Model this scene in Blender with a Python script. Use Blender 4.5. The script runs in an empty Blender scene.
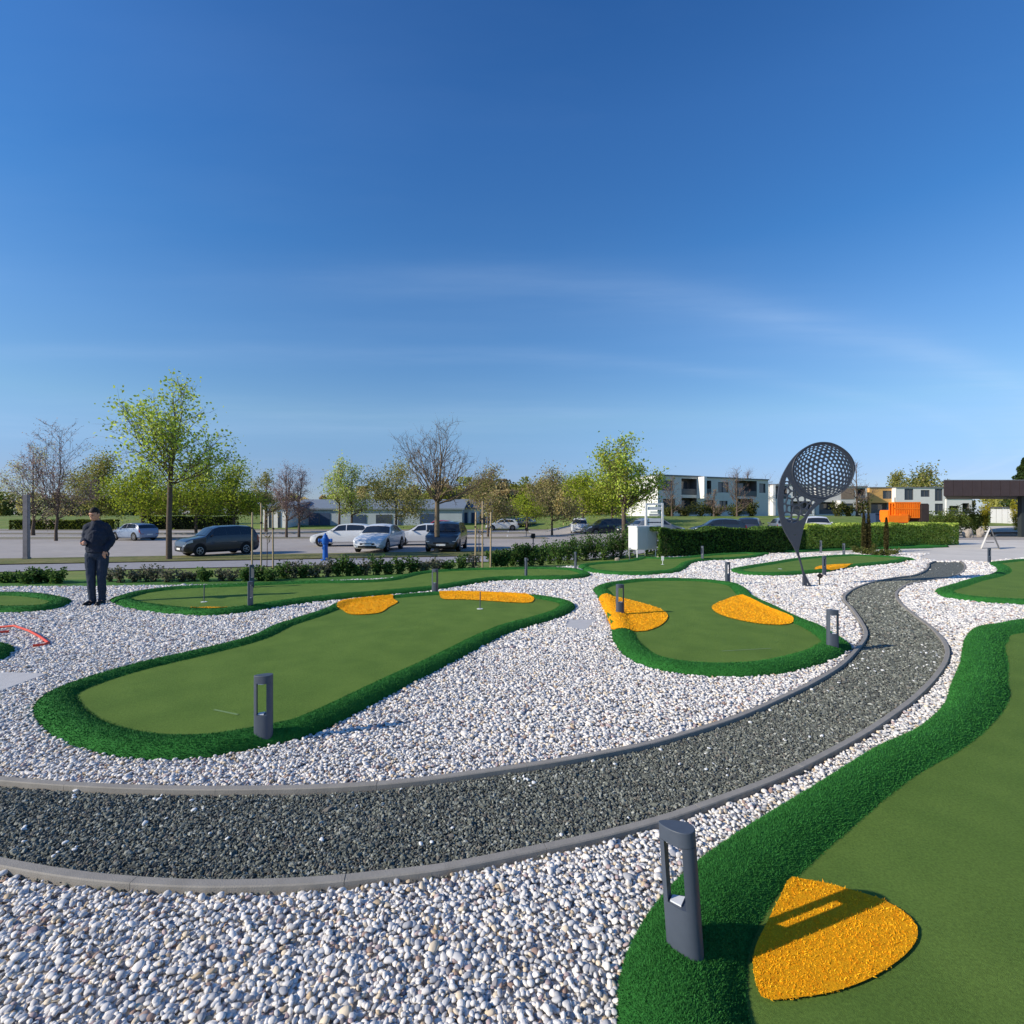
EXPOSURE = 0.16
SUN_E = 4.8
SUN_C = (1, .90, .74)
SKY_S = 0.11
SKY_RAMP = [(0, (.58, .66, .98, 1)), (.066, (.66, .72, .99, 1)), (.18, (.88, 1.03, 1.08, 1)), (.305, (.76, 1.07, 1.26, 1)), (.444, (.49, 1.0, 1.35, 1)), (.6, (.49, 1.0, 1.44, 1)), (.74, (.35, .85, 1.34, 1))]
import bpy, bmesh, math, random
import numpy as np
from mathutils import Vector, Matrix, noise
from mathutils.geometry import delaunay_2d_cdt, tessellate_polygon

SC = bpy.context.scene
COL = SC.collection
R = math.radians
F, HY, CH = 512.0, 514.0, 1.7          # focal length in pixels, horizon row, eye height

def srgb(r, g, b, a=1.0):
    f = lambda c: (c/12.92 if c <= .04045 else ((c+.055)/1.055)**2.4)
    return (f(r/255), f(g/255), f(b/255), a)

# ------------------------------------------------------------------ terrain
def sstep(a, b, v):
    t = min(1, max(0, (v-a)/(b-a)))
    return t*t*(3-2*t)
def lstep(a, b, v):
    return min(1, max(0, (v-a)/(b-a)))
def tz(x, y):
    right = lstep(4, 12, x - 0.1*y)
    z = -0.4*lstep(13.5, 17, y)*(1-right) - 0.15*lstep(31, 36, y)*right
    far = lstep(72, 96, y)*(1-right)*1.5
    bank = lstep(52, 66, y)*right*1.5
    return z + far + bank
def at(px, Y):
    return (px-512)/F*Y
def g(px, py, z=0.0):
    Y = F*(CH-z)/(py-HY)
    return ((px-512)/F*Y, Y)
def zy(py, Y):
    return CH - (py-HY)/F*Y

# ------------------------------------------------------------------ materials
def mk(name, col, rough=.8, var=.12, vscale=12., bump=0., bscale=60., metal=0., attr=None, attr_type='GEOMETRY',
       col2=None, spec=.3, detail=4., coords='Object', trans=0., mixscale=None):
    m = bpy.data.materials.new(name); m.use_nodes = True
    nt = m.node_tree; N = nt.nodes; L = nt.links
    b = N['Principled BSDF']
    b.inputs['Roughness'].default_value = rough
    b.inputs['Metallic'].default_value = metal
    b.inputs['Specular IOR Level'].default_value = spec
    tc = N.new('ShaderNodeTexCoord')
    nz = N.new('ShaderNodeTexNoise'); nz.inputs['Scale'].default_value = vscale; nz.inputs['Detail'].default_value = detail
    L.new(tc.outputs[coords], nz.inputs['Vector'])
    if attr:
        at_ = N.new('ShaderNodeAttribute'); at_.attribute_name = attr; at_.attribute_type = attr_type
        src = at_.outputs['Color']
    elif col2 is not None:
        mx = N.new('ShaderNodeMix'); mx.data_type = 'RGBA'
        mx.inputs['A'].default_value = col; mx.inputs['B'].default_value = col2
        n2 = N.new('ShaderNodeTexNoise'); n2.inputs['Scale'].default_value = mixscale or vscale*.2; n2.inputs['Detail'].default_value = 5
        L.new(tc.outputs[coords], n2.inputs['Vector'])
        rm = N.new('ShaderNodeMapRange'); rm.inputs[1].default_value = .35; rm.inputs[2].default_value = .65
        L.new(n2.outputs['Fac'], rm.inputs[0]); L.new(rm.outputs[0], mx.inputs['Factor'])
        src = mx.outputs['Result']
    else:
        rgb = N.new('ShaderNodeRGB'); rgb.outputs[0].default_value = col
        src = rgb.outputs[0]
    rm = N.new('ShaderNodeMapRange')
    rm.inputs[1].default_value = .25; rm.inputs[2].default_value = .75
    rm.inputs[3].default_value = 1-var; rm.inputs[4].default_value = 1+var
    L.new(nz.outputs['Fac'], rm.inputs[0])
    mul = N.new('ShaderNodeVectorMath'); mul.operation = 'MULTIPLY'
    L.new(src, mul.inputs[0]); L.new(rm.outputs[0], mul.inputs[1])
    L.new(mul.outputs[0], b.inputs['Base Color'])
    if bump:
        nb = N.new('ShaderNodeTexNoise'); nb.inputs['Scale'].default_value = bscale; nb.inputs['Detail'].default_value = 3
        L.new(tc.outputs[coords], nb.inputs['Vector'])
        bp = N.new('ShaderNodeBump'); bp.inputs['Strength'].default_value = bump; bp.inputs['Distance'].default_value = .01
        L.new(nb.outputs['Fac'], bp.inputs['Height']); L.new(bp.outputs[0], b.inputs['Normal'])
    if trans:
        tr = N.new('ShaderNodeBsdfTranslucent'); L.new(mul.outputs[0], tr.inputs['Color'])
        ms = N.new('ShaderNodeMixShader'); ms.inputs[0].default_value = trans
        L.new(b.outputs[0], ms.inputs[1]); L.new(tr.outputs[0], ms.inputs[2])
        L.new(ms.outputs[0], N['Material Output'].inputs['Surface'])
    return m
def glass_mat(name, col, rough=.05):
    m = mk(name, col, rough, var=.03, spec=.6)
    return m

# ------------------------------------------------------------------ mesh building
class MB:
    def __init__(s): s.v = []; s.f = []; s.m = []
    def add(s, vs, fs, mi=0):
        o = len(s.v); s.v += [tuple(v) for v in vs]
        s.f += [tuple(i+o for i in f) for f in fs]; s.m += [mi]*len(fs)
        return s
    def box(s, c, d, rz=0, mi=0, M=None):
        x, y, z = d[0]/2, d[1]/2, d[2]/2
        vs = [Vector((sx*x, sy*y, sz*z)) for sx in (-1, 1) for sy in (-1, 1) for sz in (-1, 1)]
        Rm = M if M is not None else Matrix.Rotation(rz, 3, 'Z')
        vs = [Rm @ v + Vector(c) for v in vs]
        return s.add(vs, [(0,1,3,2),(4,6,7,5),(0,4,5,1),(2,3,7,6),(0,2,6,4),(1,5,7,3)], mi)
    def bbox(s, c, d, r=.01, mi=0, rz=0):      # bevelled box
        bm = bmesh.new(); bmesh.ops.create_cube(bm, size=1)
        for v in bm.verts: v.co = Vector((v.co.x*d[0], v.co.y*d[1], v.co.z*d[2]))
        bmesh.ops.bevel(bm, geom=bm.edges[:], offset=r, segments=2, affect='EDGES')
        M = Matrix.Rotation(rz, 3, 'Z'); bm.verts.index_update()
        vs = [M @ v.co + Vector(c) for v in bm.verts]; fs = [[v.index for v in f.verts] for f in bm.faces]
        bm.free(); return s.add(vs, fs, mi)
    def tube(s, pts, rad, n=6, mi=0, cap=True):
        pts = [Vector(p) for p in pts]
        if not hasattr(rad, '__len__'): rad = [rad]*len(pts)
        vs = []; k = len(pts)
        t0 = (pts[1]-pts[0]).normalized()
        a = t0.orthogonal().normalized()
        for i, p in enumerate(pts):
            t = (pts[min(i+1, k-1)]-pts[max(i-1, 0)])
            if t.length < 1e-9: t = t0
            t = t.normalized()
            a = (a - t*a.dot(t))
            a = a.normalized() if a.length > 1e-6 else t.orthogonal().normalized()
            b = t.cross(a)
            for j in range(n):
                w = 2*math.pi*j/n
                vs.append(p + (a*math.cos(w)+b*math.sin(w))*rad[i])
        fs = [(i*n+j, i*n+(j+1)%n, (i+1)*n+(j+1)%n, (i+1)*n+j) for i in range(k-1) for j in range(n)]
        if cap: fs += [tuple(range(n))[::-1], tuple((k-1)*n+j for j in range(n))]
        return s.add(vs, fs, mi)
    def lathe(s, prof, n=16, c=(0,0,0), mi=0, axis='Z'):
        vs = []
        for r, z in prof:
            for j in range(n):
                w = 2*math.pi*j/n
                p = (r*math.cos(w), r*math.sin(w), z)
                if axis == 'Y': p = (p[0], p[2], p[1])
                if axis == 'X': p = (p[2], p[0], p[1])
                vs.append((p[0]+c[0], p[1]+c[1], p[2]+c[2]))
        k = len(prof)
        fs = [(i*n+j, i*n+(j+1)%n, (i+1)*n+(j+1)%n, (i+1)*n+j) for i in range(k-1) for j in range(n)]
        fs += [tuple(range(n))[::-1], tuple((k-1)*n+j for j in range(n))]
        return s.add(vs, fs, mi)
    def ell(s, c, r, mi=0, nu=12, nv=8, M=None):
        vs = []
        for i in range(nv+1):
            th = math.pi*i/nv
            for j in range(nu):
                w = 2*math.pi*j/nu
                p = Vector((r[0]*math.sin(th)*math.cos(w), r[1]*math.sin(th)*math.sin(w), r[2]*math.cos(th)))
                if M is not None: p = M @ p
                vs.append(p+Vector(c))
        fs = [(i*nu+j, (i+1)*nu+j, (i+1)*nu+(j+1)%nu, i*nu+(j+1)%nu) for i in range(nv) for j in range(nu)]
        return s.add(vs, fs, mi)
    def prism(s, poly, z0, z1, mi=0):
        n = len(poly)
        vs = [(p[0], p[1], z0) for p in poly]+[(p[0], p[1], z1) for p in poly]
        fs = [(i, (i+1) % n, n+(i+1) % n, n+i) for i in range(n)]
        tri = tessellate_polygon([[Vector((p[0], p[1], 0)) for p in poly]])
        for t in tri:
            a, b, c = t
            A, B, Cc = poly[a], poly[b], poly[c]
            if (B[0]-A[0])*(Cc[1]-A[1])-(B[1]-A[1])*(Cc[0]-A[0]) < 0: a, c = c, a
            fs += [(n+a, n+b, n+c), (c, b, a)]
        return s.add(vs, fs, mi)
    def build(s, name, mats, parent=None, off=(0,0,0), smooth=None, bevel=0):
        if not isinstance(mats, (list, tuple)): mats = [mats]
        me = bpy.data.meshes.new(name)
        vs = s.v
        if off != (0,0,0): vs = [(v[0]-off[0], v[1]-off[1], v[2]-off[2]) for v in vs]
        me.from_pydata(vs, [], s.f)
        for m in mats: me.materials.append(m)
        me.polygons.foreach_set('material_index', s.m)
        if smooth is not None:
            me.polygons.foreach_set('use_smooth', [True]*len(s.f))
            me.set_sharp_from_angle(angle=R(smooth))
        me.update()
        o = bpy.data.objects.new(name, me); COL.objects.link(o)
        if parent is not None: o.parent = parent
        if bevel:
            b = o.modifiers.new('bevel', 'BEVEL'); b.width = bevel; b.segments = 2; b.limit_method = 'ANGLE'
        return o

def fast_mesh(name, V, Fq, mats, parent=None, tint=None, mi=None, smooth=False, off=(0,0,0)):
    """V (n,3), Fq (m,k) same-size faces, tint (n,3) per-vertex base colour"""
    V = np.asarray(V, dtype=np.float32) - np.asarray(off, dtype=np.float32)
    Fq = np.asarray(Fq, dtype=np.int32); m, k = Fq.shape
    me = bpy.data.meshes.new(name)
    me.vertices.add(len(V)); me.vertices.foreach_set('co', V.ravel())
    me.loops.add(m*k); me.loops.foreach_set('vertex_index', Fq.ravel())
    me.polygons.add(m); me.polygons.foreach_set('loop_start', np.arange(0, m*k, k, dtype=np.int32))
    for x in (mats if isinstance(mats, (list, tuple)) else [mats]): me.materials.append(x)
    if mi is not None: me.polygons.foreach_set('material_index', np.asarray(mi, dtype=np.int32))
    if smooth is not False:
        me.polygons.foreach_set('use_smooth', np.full(m, True) if smooth is True else np.asarray(smooth, dtype=bool))
    if tint is not None:
        a = me.attributes.new('tint', 'FLOAT_COLOR', 'POINT')
        c = np.ones((len(V), 4), dtype=np.float32); c[:, :3] = tint
        a.data.foreach_set('color', c.ravel())
    me.update(calc_edges=True)
    o = bpy.data.objects.new(name, me); COL.objects.link(o)
    if parent is not None: o.parent = parent
    return o

def tag(o, label=None, cat=None, group=None, kind=None):
    if label: o['label'] = label
    if cat: o['category'] = cat
    if group: o['group'] = group
    if kind: o['kind'] = kind
    return o
def thing(name, label, cat, loc=(0,0,0), rz=0, group=None):
    o = bpy.data.objects.new(name, None); COL.objects.link(o)
    o.location = loc; o.rotation_euler = (0, 0, rz); o.empty_display_size = .2
    return tag(o, label, cat, group)
def copy_thing(root, loc, rz=0, label=None, group=None):
    r = root.copy(); COL.objects.link(r); r.location = loc; r.rotation_euler = (0, 0, rz)
    if label: r['label'] = label
    if group: r['group'] = group
    for ch in list(root.children):
        c = ch.copy(); COL.objects.link(c); c.parent = r
        for gg in list(ch.children):
            d = gg.copy(); COL.objects.link(d); d.parent = c
    return r

# ------------------------------------------------------------------ polygon tools
def spline(pts, step, closed=True):
    P = np.array(pts, dtype=float); n = len(P); out = []
    rng = range(n) if closed else range(n-1)
    for i in rng:
        if closed: p0, p1, p2, p3 = P[(i-1) % n], P[i], P[(i+1) % n], P[(i+2) % n]
        else: p0, p1, p2, p3 = P[max(i-1, 0)], P[i], P[i+1], P[min(i+2, n-1)]
        d = np.linalg.norm(p2-p1); k = max(2, int(d/step*2))
        for t in np.linspace(0, 1, k, endpoint=False):
            # centripetal-like (tension scaled) Catmull-Rom
            m1 = (p2-p0)/2; m2 = (p3-p1)/2
            l1 = np.linalg.norm(m1)+1e-9; l2 = np.linalg.norm(m2)+1e-9
            m1 = m1*min(1, d/l1); m2 = m2*min(1, d/l2)
            t2, t3 = t*t, t*t*t
            out.append((2*t3-3*t2+1)*p1+(t3-2*t2+t)*m1+(-2*t3+3*t2)*p2+(t3-t2)*m2)
    if not closed: out.append(P[-1])
    Q = np.array(out)
    if closed: Q = np.vstack([Q, Q[:1]])
    seg = np.r_[0, np.cumsum(np.linalg.norm(np.diff(Q, axis=0), axis=1))]
    m = max(8, int(seg[-1]/step))
    s = np.linspace(0, seg[-1], m+(0 if not closed else 1))
    W = np.c_[np.interp(s, seg, Q[:, 0]), np.interp(s, seg, Q[:, 1])]
    return W[:-1] if closed else W
def area2(P): 
    return np.sum(P[:, 0]*np.roll(P[:, 1], -1)-np.roll(P[:, 0], -1)*P[:, 1])
def normals2(P, closed=True, k=1):
    if closed: T = np.roll(P, -k, 0)-np.roll(P, k, 0)
    else:
        T = np.gradient(P, axis=0)
    T /= (np.linalg.norm(T, axis=1, keepdims=True)+1e-9)
    return np.c_[T[:, 1], -T[:, 0]]          # right-hand normal = outward for a counter-clockwise loop
def inside(P, X, Y):
    res = np.zeros(len(X), dtype=bool)
    for i in range(len(P)):
        x1, y1 = P[i]; x2, y2 = P[(i+1) % len(P)]
        if y1 == y2: continue
        c = (y1 > Y) != (y2 > Y)
        xi = x1+(Y-y1)*(x2-x1)/(y2-y1)
        res ^= c & (X < xi)
    return res
def dist_to(P, X, Y, closed=True):
    d = np.full(len(X), 1e9)
    n = len(P)
    for i in range(n if closed else n-1):
        a = P[i]; b = P[(i+1) % n]; ab = b-a; L2 = ab@ab+1e-12
        t = np.clip(((X-a[0])*ab[0]+(Y-a[1])*ab[1])/L2, 0, 1)
        d = np.minimum(d, (X-a[0]-t*ab[0])**2+(Y-a[1]-t*ab[1])**2)
    return np.sqrt(d)
def sheet(name, poly, mat, zoff, step=2.0, kind='structure', zf=None, parent=None, off=(0,0,0)):
    """a draped sheet: polygon + inner grid, triangulated"""
    poly = np.array(poly, dtype=float)
    if area2(poly) < 0: poly = poly[::-1]
    zf = zf or (lambda x, y: tz(x, y))
    pts = []
    for i in range(len(poly)):
        a, b = poly[i], poly[(i+1) % len(poly)]
        k = max(1, int(np.linalg.norm(b-a)/step))
        for t in range(k): pts.append(a+(b-a)*t/k)
    nb = len(pts)
    pb = np.array(pts)
    lo, hi = pb.min(0), pb.max(0)
    gx, gy = np.meshgrid(np.arange(lo[0]+step*.5, hi[0], step), np.arange(lo[1]+step*.5, hi[1], step))
    gx, gy = gx.ravel(), gy.ravel()
    k = inside(pb, gx, gy); gx, gy = gx[k], gy[k]
    k = dist_to(pb, gx, gy) > step*.4; gx, gy = gx[k], gy[k]
    allp = [Vector((p[0], p[1])) for p in pb]+[Vector((a, b)) for a, b in zip(gx, gy)]
    vs, es, fs, *_ = delaunay_2d_cdt(allp, [], [list(range(nb))], 1, 1e-5)
    m = MB(); m.add([(v.x, v.y, zf(v.x, v.y)+zoff) for v in vs], [f for f in fs])
    o = m.build(name, mat, parent, off=off, smooth=60)
    if kind: o['kind'] = kind
    return o
# ------------------------------------------------------------------ terrain (final form: the car park lies a little below the gravel)
def tz(x, y):
    u = y-(29+(x+1.8)*.227)
    right = lstep(2, 7, x-.05*y)
    z = -0.4*lstep(-12.5, -8, u)*(1-right) - 0.15*lstep(31, 36, y)*right
    return z + lstep(72, 96, y)*(1-right)*1.6 + lstep(50, 64, y)*right*1.55

# ------------------------------------------------------------------ camera, sky, sun
cam = bpy.data.objects.new('camera', bpy.data.cameras.new('camera')); COL.objects.link(cam)
cam.data.sensor_width = 36; cam.data.lens = 18; cam.data.clip_end = 5000; cam.data.clip_start = .05
cam.location = (0, 0, CH); cam.rotation_euler = (R(90), 0, 0); cam.data.shift_y = (HY-512)/1024
SC.camera = cam
SC.render.resolution_x = SC.render.resolution_y = 1024
SC.view_settings.view_transform = 'Standard'; SC.view_settings.look = 'None'
SC.view_settings.exposure = EXPOSURE
SC.render.engine = 'CYCLES'
SC.cycles.max_bounces = 6; SC.cycles.transparent_max_bounces = 8

SUN_EL, SUN_AZ = R(27.), R(20.)         # light travels towards (cos az, sin az)
lx, ly, lz = math.cos(SUN_AZ)*math.cos(SUN_EL), math.sin(SUN_AZ)*math.cos(SUN_EL), -math.sin(SUN_EL)
sun = bpy.data.objects.new('sun', bpy.data.lights.new('sun', 'SUN')); COL.objects.link(sun)
sun.data.energy = SUN_E; sun.data.angle = R(.5); sun.data.color = SUN_C
sun.rotation_euler = Vector((lx, ly, lz)).to_track_quat('-Z', 'Y').to_euler()
sun.location = (-20, -8, 12)

w = bpy.data.worlds.new('World'); SC.world = w; w.use_nodes = True
nt = w.node_tree; N = nt.nodes; L = nt.links
bg = N['Background']; bg.inputs['Strength'].default_value = SKY_S
sk = N.new('ShaderNodeTexSky'); sk.sky_type = 'NISHITA'; sk.sun_disc = False
sk.sun_elevation = SUN_EL
# direction to the sun is (-lx,-ly); Nishita rotation 0 is +Y, clockwise seen from above
sk.sun_rotation = math.atan2(-lx, -ly)
sk.altitude = 100; sk.air_density = 1.0; sk.dust_density = .2; sk.ozone_density = 4.
tc = N.new('ShaderNodeTexCoord')
def mth(op, a=None, b=None, c=None):
    n = N.new('ShaderNodeMath'); n.operation = op
    for i, v in enumerate((a, b, c)):
        if v is None: continue
        if isinstance(v, (int, float)): n.inputs[i].default_value = v
        else: L.new(v, n.inputs[i])
    return n.outputs[0]
sx = N.new('ShaderNodeSeparateXYZ'); L.new(tc.outputs['Generated'], sx.inputs[0])
zc = mth('MAXIMUM', sx.outputs['Z'], .02)
cx, cy = mth('DIVIDE', sx.outputs['X'], zc), mth('DIVIDE', sx.outputs['Y'], zc)
def noise_at(xs, ys, ox, det=6):
    cb = N.new('ShaderNodeCombineXYZ'); L.new(mth('MULTIPLY_ADD', cx, xs, ox), cb.inputs[0]); L.new(mth('MULTIPLY', cy, ys), cb.inputs[1])
    nz = N.new('ShaderNodeTexNoise'); nz.inputs['Scale'].default_value = 1; nz.inputs['Detail'].default_value = det
    nz.inputs['Roughness'].default_value = .6; L.new(cb.outputs[0], nz.inputs['Vector'])
    return nz.outputs['Fac']
wob = noise_at(.5, .5, 3.1, 3); wis = noise_at(.8, 3.2, 9.7); soft = noise_at(.25, .7, 21.)
px_ = mth('MAXIMUM', cx, 0)
def band(y0, k2, wd, wv, k1=0.):
    f = mth('MULTIPLY_ADD', px_, k1, mth('MULTIPLY_ADD', mth('MULTIPLY', px_, px_), k2, y0))
    d = mth('ADD', mth('SUBTRACT', cy, f), mth('MULTIPLY_ADD', wob, wv*2, -wv))
    q = mth('DIVIDE', d, wd)
    return mth('EXPONENT', mth('MULTIPLY', mth('MULTIPLY', q, q), -1))
fade = mth('MINIMUM', mth('MAXIMUM', mth('MULTIPLY_ADD', cx, .28, .62), .12), 1)
b1 = mth('MULTIPLY', mth('MULTIPLY', band(2.18, .062, .17, .14, .22), mth('MULTIPLY_ADD', wis, 1.2, -.15)), fade)
b1b = mth('MULTIPLY', mth('MULTIPLY', band(2.34, .062, .48, .3, .22), mth('MULTIPLY_ADD', wis, .9, .0)), fade)
b2 = mth('MULTIPLY', band(3.2, .06, .16, .16, .2), mth('MULTIPLY_ADD', wis, 1.3, -.25))
b3 = mth('MULTIPLY', band(5.6, .0, 1.3, .6), mth('MULTIPLY_ADD', soft, 1.0, -.1))
tot = mth('ADD', mth('ADD', mth('MULTIPLY', b1, .19), mth('MULTIPLY', b2, .13)), mth('ADD', mth('MULTIPLY', b1b, .13), mth('MULTIPLY', b3, .18)))
gen = mth('MULTIPLY', mth('MAXIMUM', mth('SUBTRACT', soft, .5), 0), .16)
tot = mth('MINIMUM', mth('MAXIMUM', mth('ADD', tot, gen), 0), .8)
mx = N.new('ShaderNodeMix'); mx.data_type = 'RGBA'
L.new(tot, mx.inputs['Factor'])
grd = N.new('ShaderNodeVectorMath'); grd.operation = 'MULTIPLY'
rp = N.new('ShaderNodeValToRGB'); L.new(sx.outputs['Z'], rp.inputs[0]); el = rp.color_ramp.elements
el[0].position = 0; el[0].color = SKY_RAMP[0][1]; el[1].position = SKY_RAMP[-1][0]; el[1].color = SKY_RAMP[-1][1]
for p_, c_ in SKY_RAMP[1:-1]:
    e = el.new(p_); e.color = c_
L.new(rp.outputs[0], grd.inputs[1])
L.new(sk.outputs[0], grd.inputs[0]); L.new(grd.outputs[0], mx.inputs['A'])
mx.inputs['B'].default_value = (5.2, 6.6, 8.6, 1)
L.new(mx.outputs['Result'], bg.inputs['Color'])

# ------------------------------------------------------------------ base materials
M = {}
M['grass'] = mk('meadow_grass', srgb(98, 122, 46), .95, .35, 1.2, .5, 8, col2=srgb(118, 128, 64), mixscale=.35)
M['verge'] = mk('verge_grass', srgb(98, 104, 52), .95, .3, 6, .6, 30, col2=srgb(122, 116, 74), mixscale=1.5)
M['lawn'] = mk('lawn_grass', srgb(64, 110, 40), .95, .3, 8, .6, 40)
M['asphalt'] = mk('car_park_asphalt', srgb(172, 165, 158), .9, .10, 2.0, .2, 60, col2=srgb(156, 150, 146), mixscale=.12)
M['pave'] = mk('pale_paving', srgb(214, 206, 194), .85, .07, 3., .1, 80, col2=srgb(202, 195, 184), mixscale=.5)
M['foot'] = mk('footpath_paving', srgb(150, 148, 152), .9, .1, 3., .1, 80)
M['conc'] = mk('edging_concrete', srgb(146, 141, 133), .85, .12, 14., .25, 160)
M['slab'] = mk('slab_concrete', srgb(188, 186, 184), .85, .08, 10., .2, 120)
M['metal_dark'] = mk('bollard_paint', srgb(72, 80, 92), .5, .05, 30., .05, 300, spec=.4)
M['lens'] = mk('bollard_lens', srgb(215, 218, 222), .3, .04, 30.)
M['white'] = mk('white_paint', srgb(225, 225, 225), .45, .03, 8.)
M['black'] = mk('black_plastic', srgb(22, 22, 24), .6, .1, 20.)
M['rubber'] = mk('tyre_rubber', srgb(28, 28, 30), .85, .15, 30.)
M['steel'] = mk('sculpture_steel', srgb(70, 74, 84), .45, .08, 9., metal=.35, spec=.5)
M['wood'] = mk('stake_wood', srgb(168, 148, 118), .85, .18, 14.)
M['cup'] = mk('cup_white', srgb(228, 230, 224), .5, .03)

# ------------------------------------------------------------------ ground sheets
def axis_pts():
    pass
gv = MB()
xs = sorted(set([-1500, -700, -350, -200, -140]+list(np.arange(-100, 101, 2.5))+[140, 200, 350, 700, 1500]))
ys = sorted(set([-300, -100, -40, -15, -5]+list(np.arange(0, 100, 1.5))+[100, 110, 130, 160, 220, 350, 700, 1500, 3000]))
gv.add([(x, y, tz(x, y)-.03) for y in ys for x in xs],
       [(j*len(xs)+i, j*len(xs)+i+1, (j+1)*len(xs)+i+1, (j+1)*len(xs)+i) for j in range(len(ys)-1) for i in range(len(xs)-1)])
gr = gv.build('ground', M['grass'], smooth=180); gr['kind'] = 'structure'

bk = [(-250,589.5),(0,587),(110,586.5),(250,584.5),(400,578),(520,570),(580,566),(640,559.5),(660,557),(700,553),(760,548.8),(800,547),(850,546.3),(900,545.5),(948,545.8)]
fr = [(948,547.5),(918,557.5),(936,561),(962,561),(985,562.5),(1000,560),(1040,557),(1500,560)]
GRAVEL = [g(*p) for p in bk+fr]+[(34, 3), (9, -3), (-9, -3), (-22, 3)]
def zflat(x, y): return 0.
M['gravelbase'] = mk('gravel_bed_stone', srgb(178, 176, 178), .9, .3, 30., 1.0, 45., col2=srgb(150, 148, 152), mixscale=40)
# farther pebbles: cells of a stone each
def voro(m, sc, cols):
    nt = m.node_tree; N = nt.nodes; L = nt.links; b = N['Principled BSDF']
    tc = N.new('ShaderNodeTexCoord'); vo = N.new('ShaderNodeTexVoronoi'); vo.inputs['Scale'].default_value = sc
    L.new(tc.outputs['Object'], vo.inputs['Vector'])
    bw = N.new('ShaderNodeSeparateColor'); L.new(vo.outputs['Color'], bw.inputs[0])
    cr = N.new('ShaderNodeValToRGB'); el = cr.color_ramp.elements
    el[0].color = cols[0]; el[1].color = cols[-1]
    for i, c in enumerate(cols[1:-1]):
        e = el.new((i+1)/(len(cols)-1)); e.color = c
    L.new(bw.outputs[0], cr.inputs['Fac']); L.new(cr.outputs[0], b.inputs['Base Color'])
    bp = N.new('ShaderNodeBump'); bp.inputs['Strength'].default_value = .9; bp.inputs['Distance'].default_value = .02; bp.invert = True
    L.new(vo.outputs['Distance'], bp.inputs['Height']); L.new(bp.outputs[0], b.inputs['Normal'])
voro(M['gravelbase'], 26, [srgb(*c) for c in ((150,146,142),(206,200,190),(226,220,210),(236,230,220))])
sheet('gravel_bed', GRAVEL, M['gravelbase'], -.011, step=1.0, zf=zflat)

KL = [(-160,756),(-80,770),(0,781),(100,788),(200,790.5),(300,789.5),(370,786),(435,779.5),(508,769.5),(560,762),(620,751),(650,744.5),(683,735.5),(726,722),(753,712),(785,697.5),(815,683),(841,667),(855,654),(866,640),(868,632),(863,621.6),(854,608.7),(846,600),(846.8,594.8),(856.5,588),(873.7,582),(895,577.6),(914.5,575),(925,571),(929.5,566.5),(930,563.5),(936,561)]
KR = [(-160,826),(-80,849),(0,867),(78,880),(156,886.5),(226,888),(312,885),(370,879),(445,870),(536,852),(600,838),(650,825),(683,815),(730,798.5),(778,780),(820,760),(865,735.5),(895,715.5),(919,697),(938,677.4),(948.5,661),(950,649.5),(944.5,638.8),(931.7,626),(916.6,615),(903.7,604.4),(898,596.5),(899.5,590.5),(910,584),(927,580.8),(953,576.5),(964,571),(966,565.5),(962,561)]
KLw = spline([g(x, y, .03) for x, y in KL], .06, False)
KRw = spline([g(x, y, .03) for x, y in KR], .06, False)
PATH = np.vstack([KLw, KRw[::-1]])
M['chipbase'] = mk('path_chipping_bed', srgb(88, 92, 92), .9, .3, 60., 1., 90.)
voro(M['chipbase'], 60, [srgb(*c) for c in ((68,70,66),(96,99,92),(114,117,110),(140,142,134))])
sheet('footpath', PATH[::4], M['chipbase'], -.005, step=.5, zf=zflat)
def edging(line, side, name, label):
    """a run of one-metre edging stones, 7 cm wide"""
    o = thing(name, label, 'path edging', (0,0,0), 0, 'concrete edging of the dark path')
    n = normals2(line, False); m = MB()
    a, b = (line, line - n*.048) if side < 0 else (line - n*.05, line)
    step = 16
    for i0 in range(0, len(line)-2, step):
        i1 = min(i0+step, len(line)-1); k = i1-i0+1
        hz = .035+.003*random.Random(i0*3+len(line)).random()
        A = a[i0:i1+1].copy(); B = b[i0:i1+1].copy()
        for Q in (A, B):
            t0 = (Q[1]-Q[0])/(np.linalg.norm(Q[1]-Q[0])+1e-9); t1 = (Q[-1]-Q[-2])/(np.linalg.norm(Q[-1]-Q[-2])+1e-9)
            Q[0] += t0*.001; Q[-1] -= t1*.001
        e = .006
        ring = lambda p, q: [(p[0], p[1], -.05), (p[0], p[1], hz-e), (p[0]+(q[0]-p[0])*.09, p[1]+(q[1]-p[1])*.09, hz),
                             (p[0]+(q[0]-p[0])*.91, p[1]+(q[1]-p[1])*.91, hz), (q[0], q[1], hz-e), (q[0], q[1], -.05)]
        vs = [v for p, q in zip(A, B) for v in ring(p, q)]
        fs = [(j*6+r, j*6+(r+1) % 6, (j+1)*6+(r+1) % 6, (j+1)*6+r) for j in range(k-1) for r in range(6)]
        fs += [tuple(range(6))[::-1], tuple((k-1)*6+r for r in range(6))]
        if side < 0: fs = [f[::-1] for f in fs]
        m.add(vs, fs)
    ob = m.build('edging_stone', M['conc'], o, smooth=30)
edging(KLw, -1, 'path_edging', 'concrete edging on the far side of the dark path, towards the yellow-patched greens')
edging(KRw, 1, 'path_edging', 'concrete edging along the near curve of the dark path, above the foreground pebbles')

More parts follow.
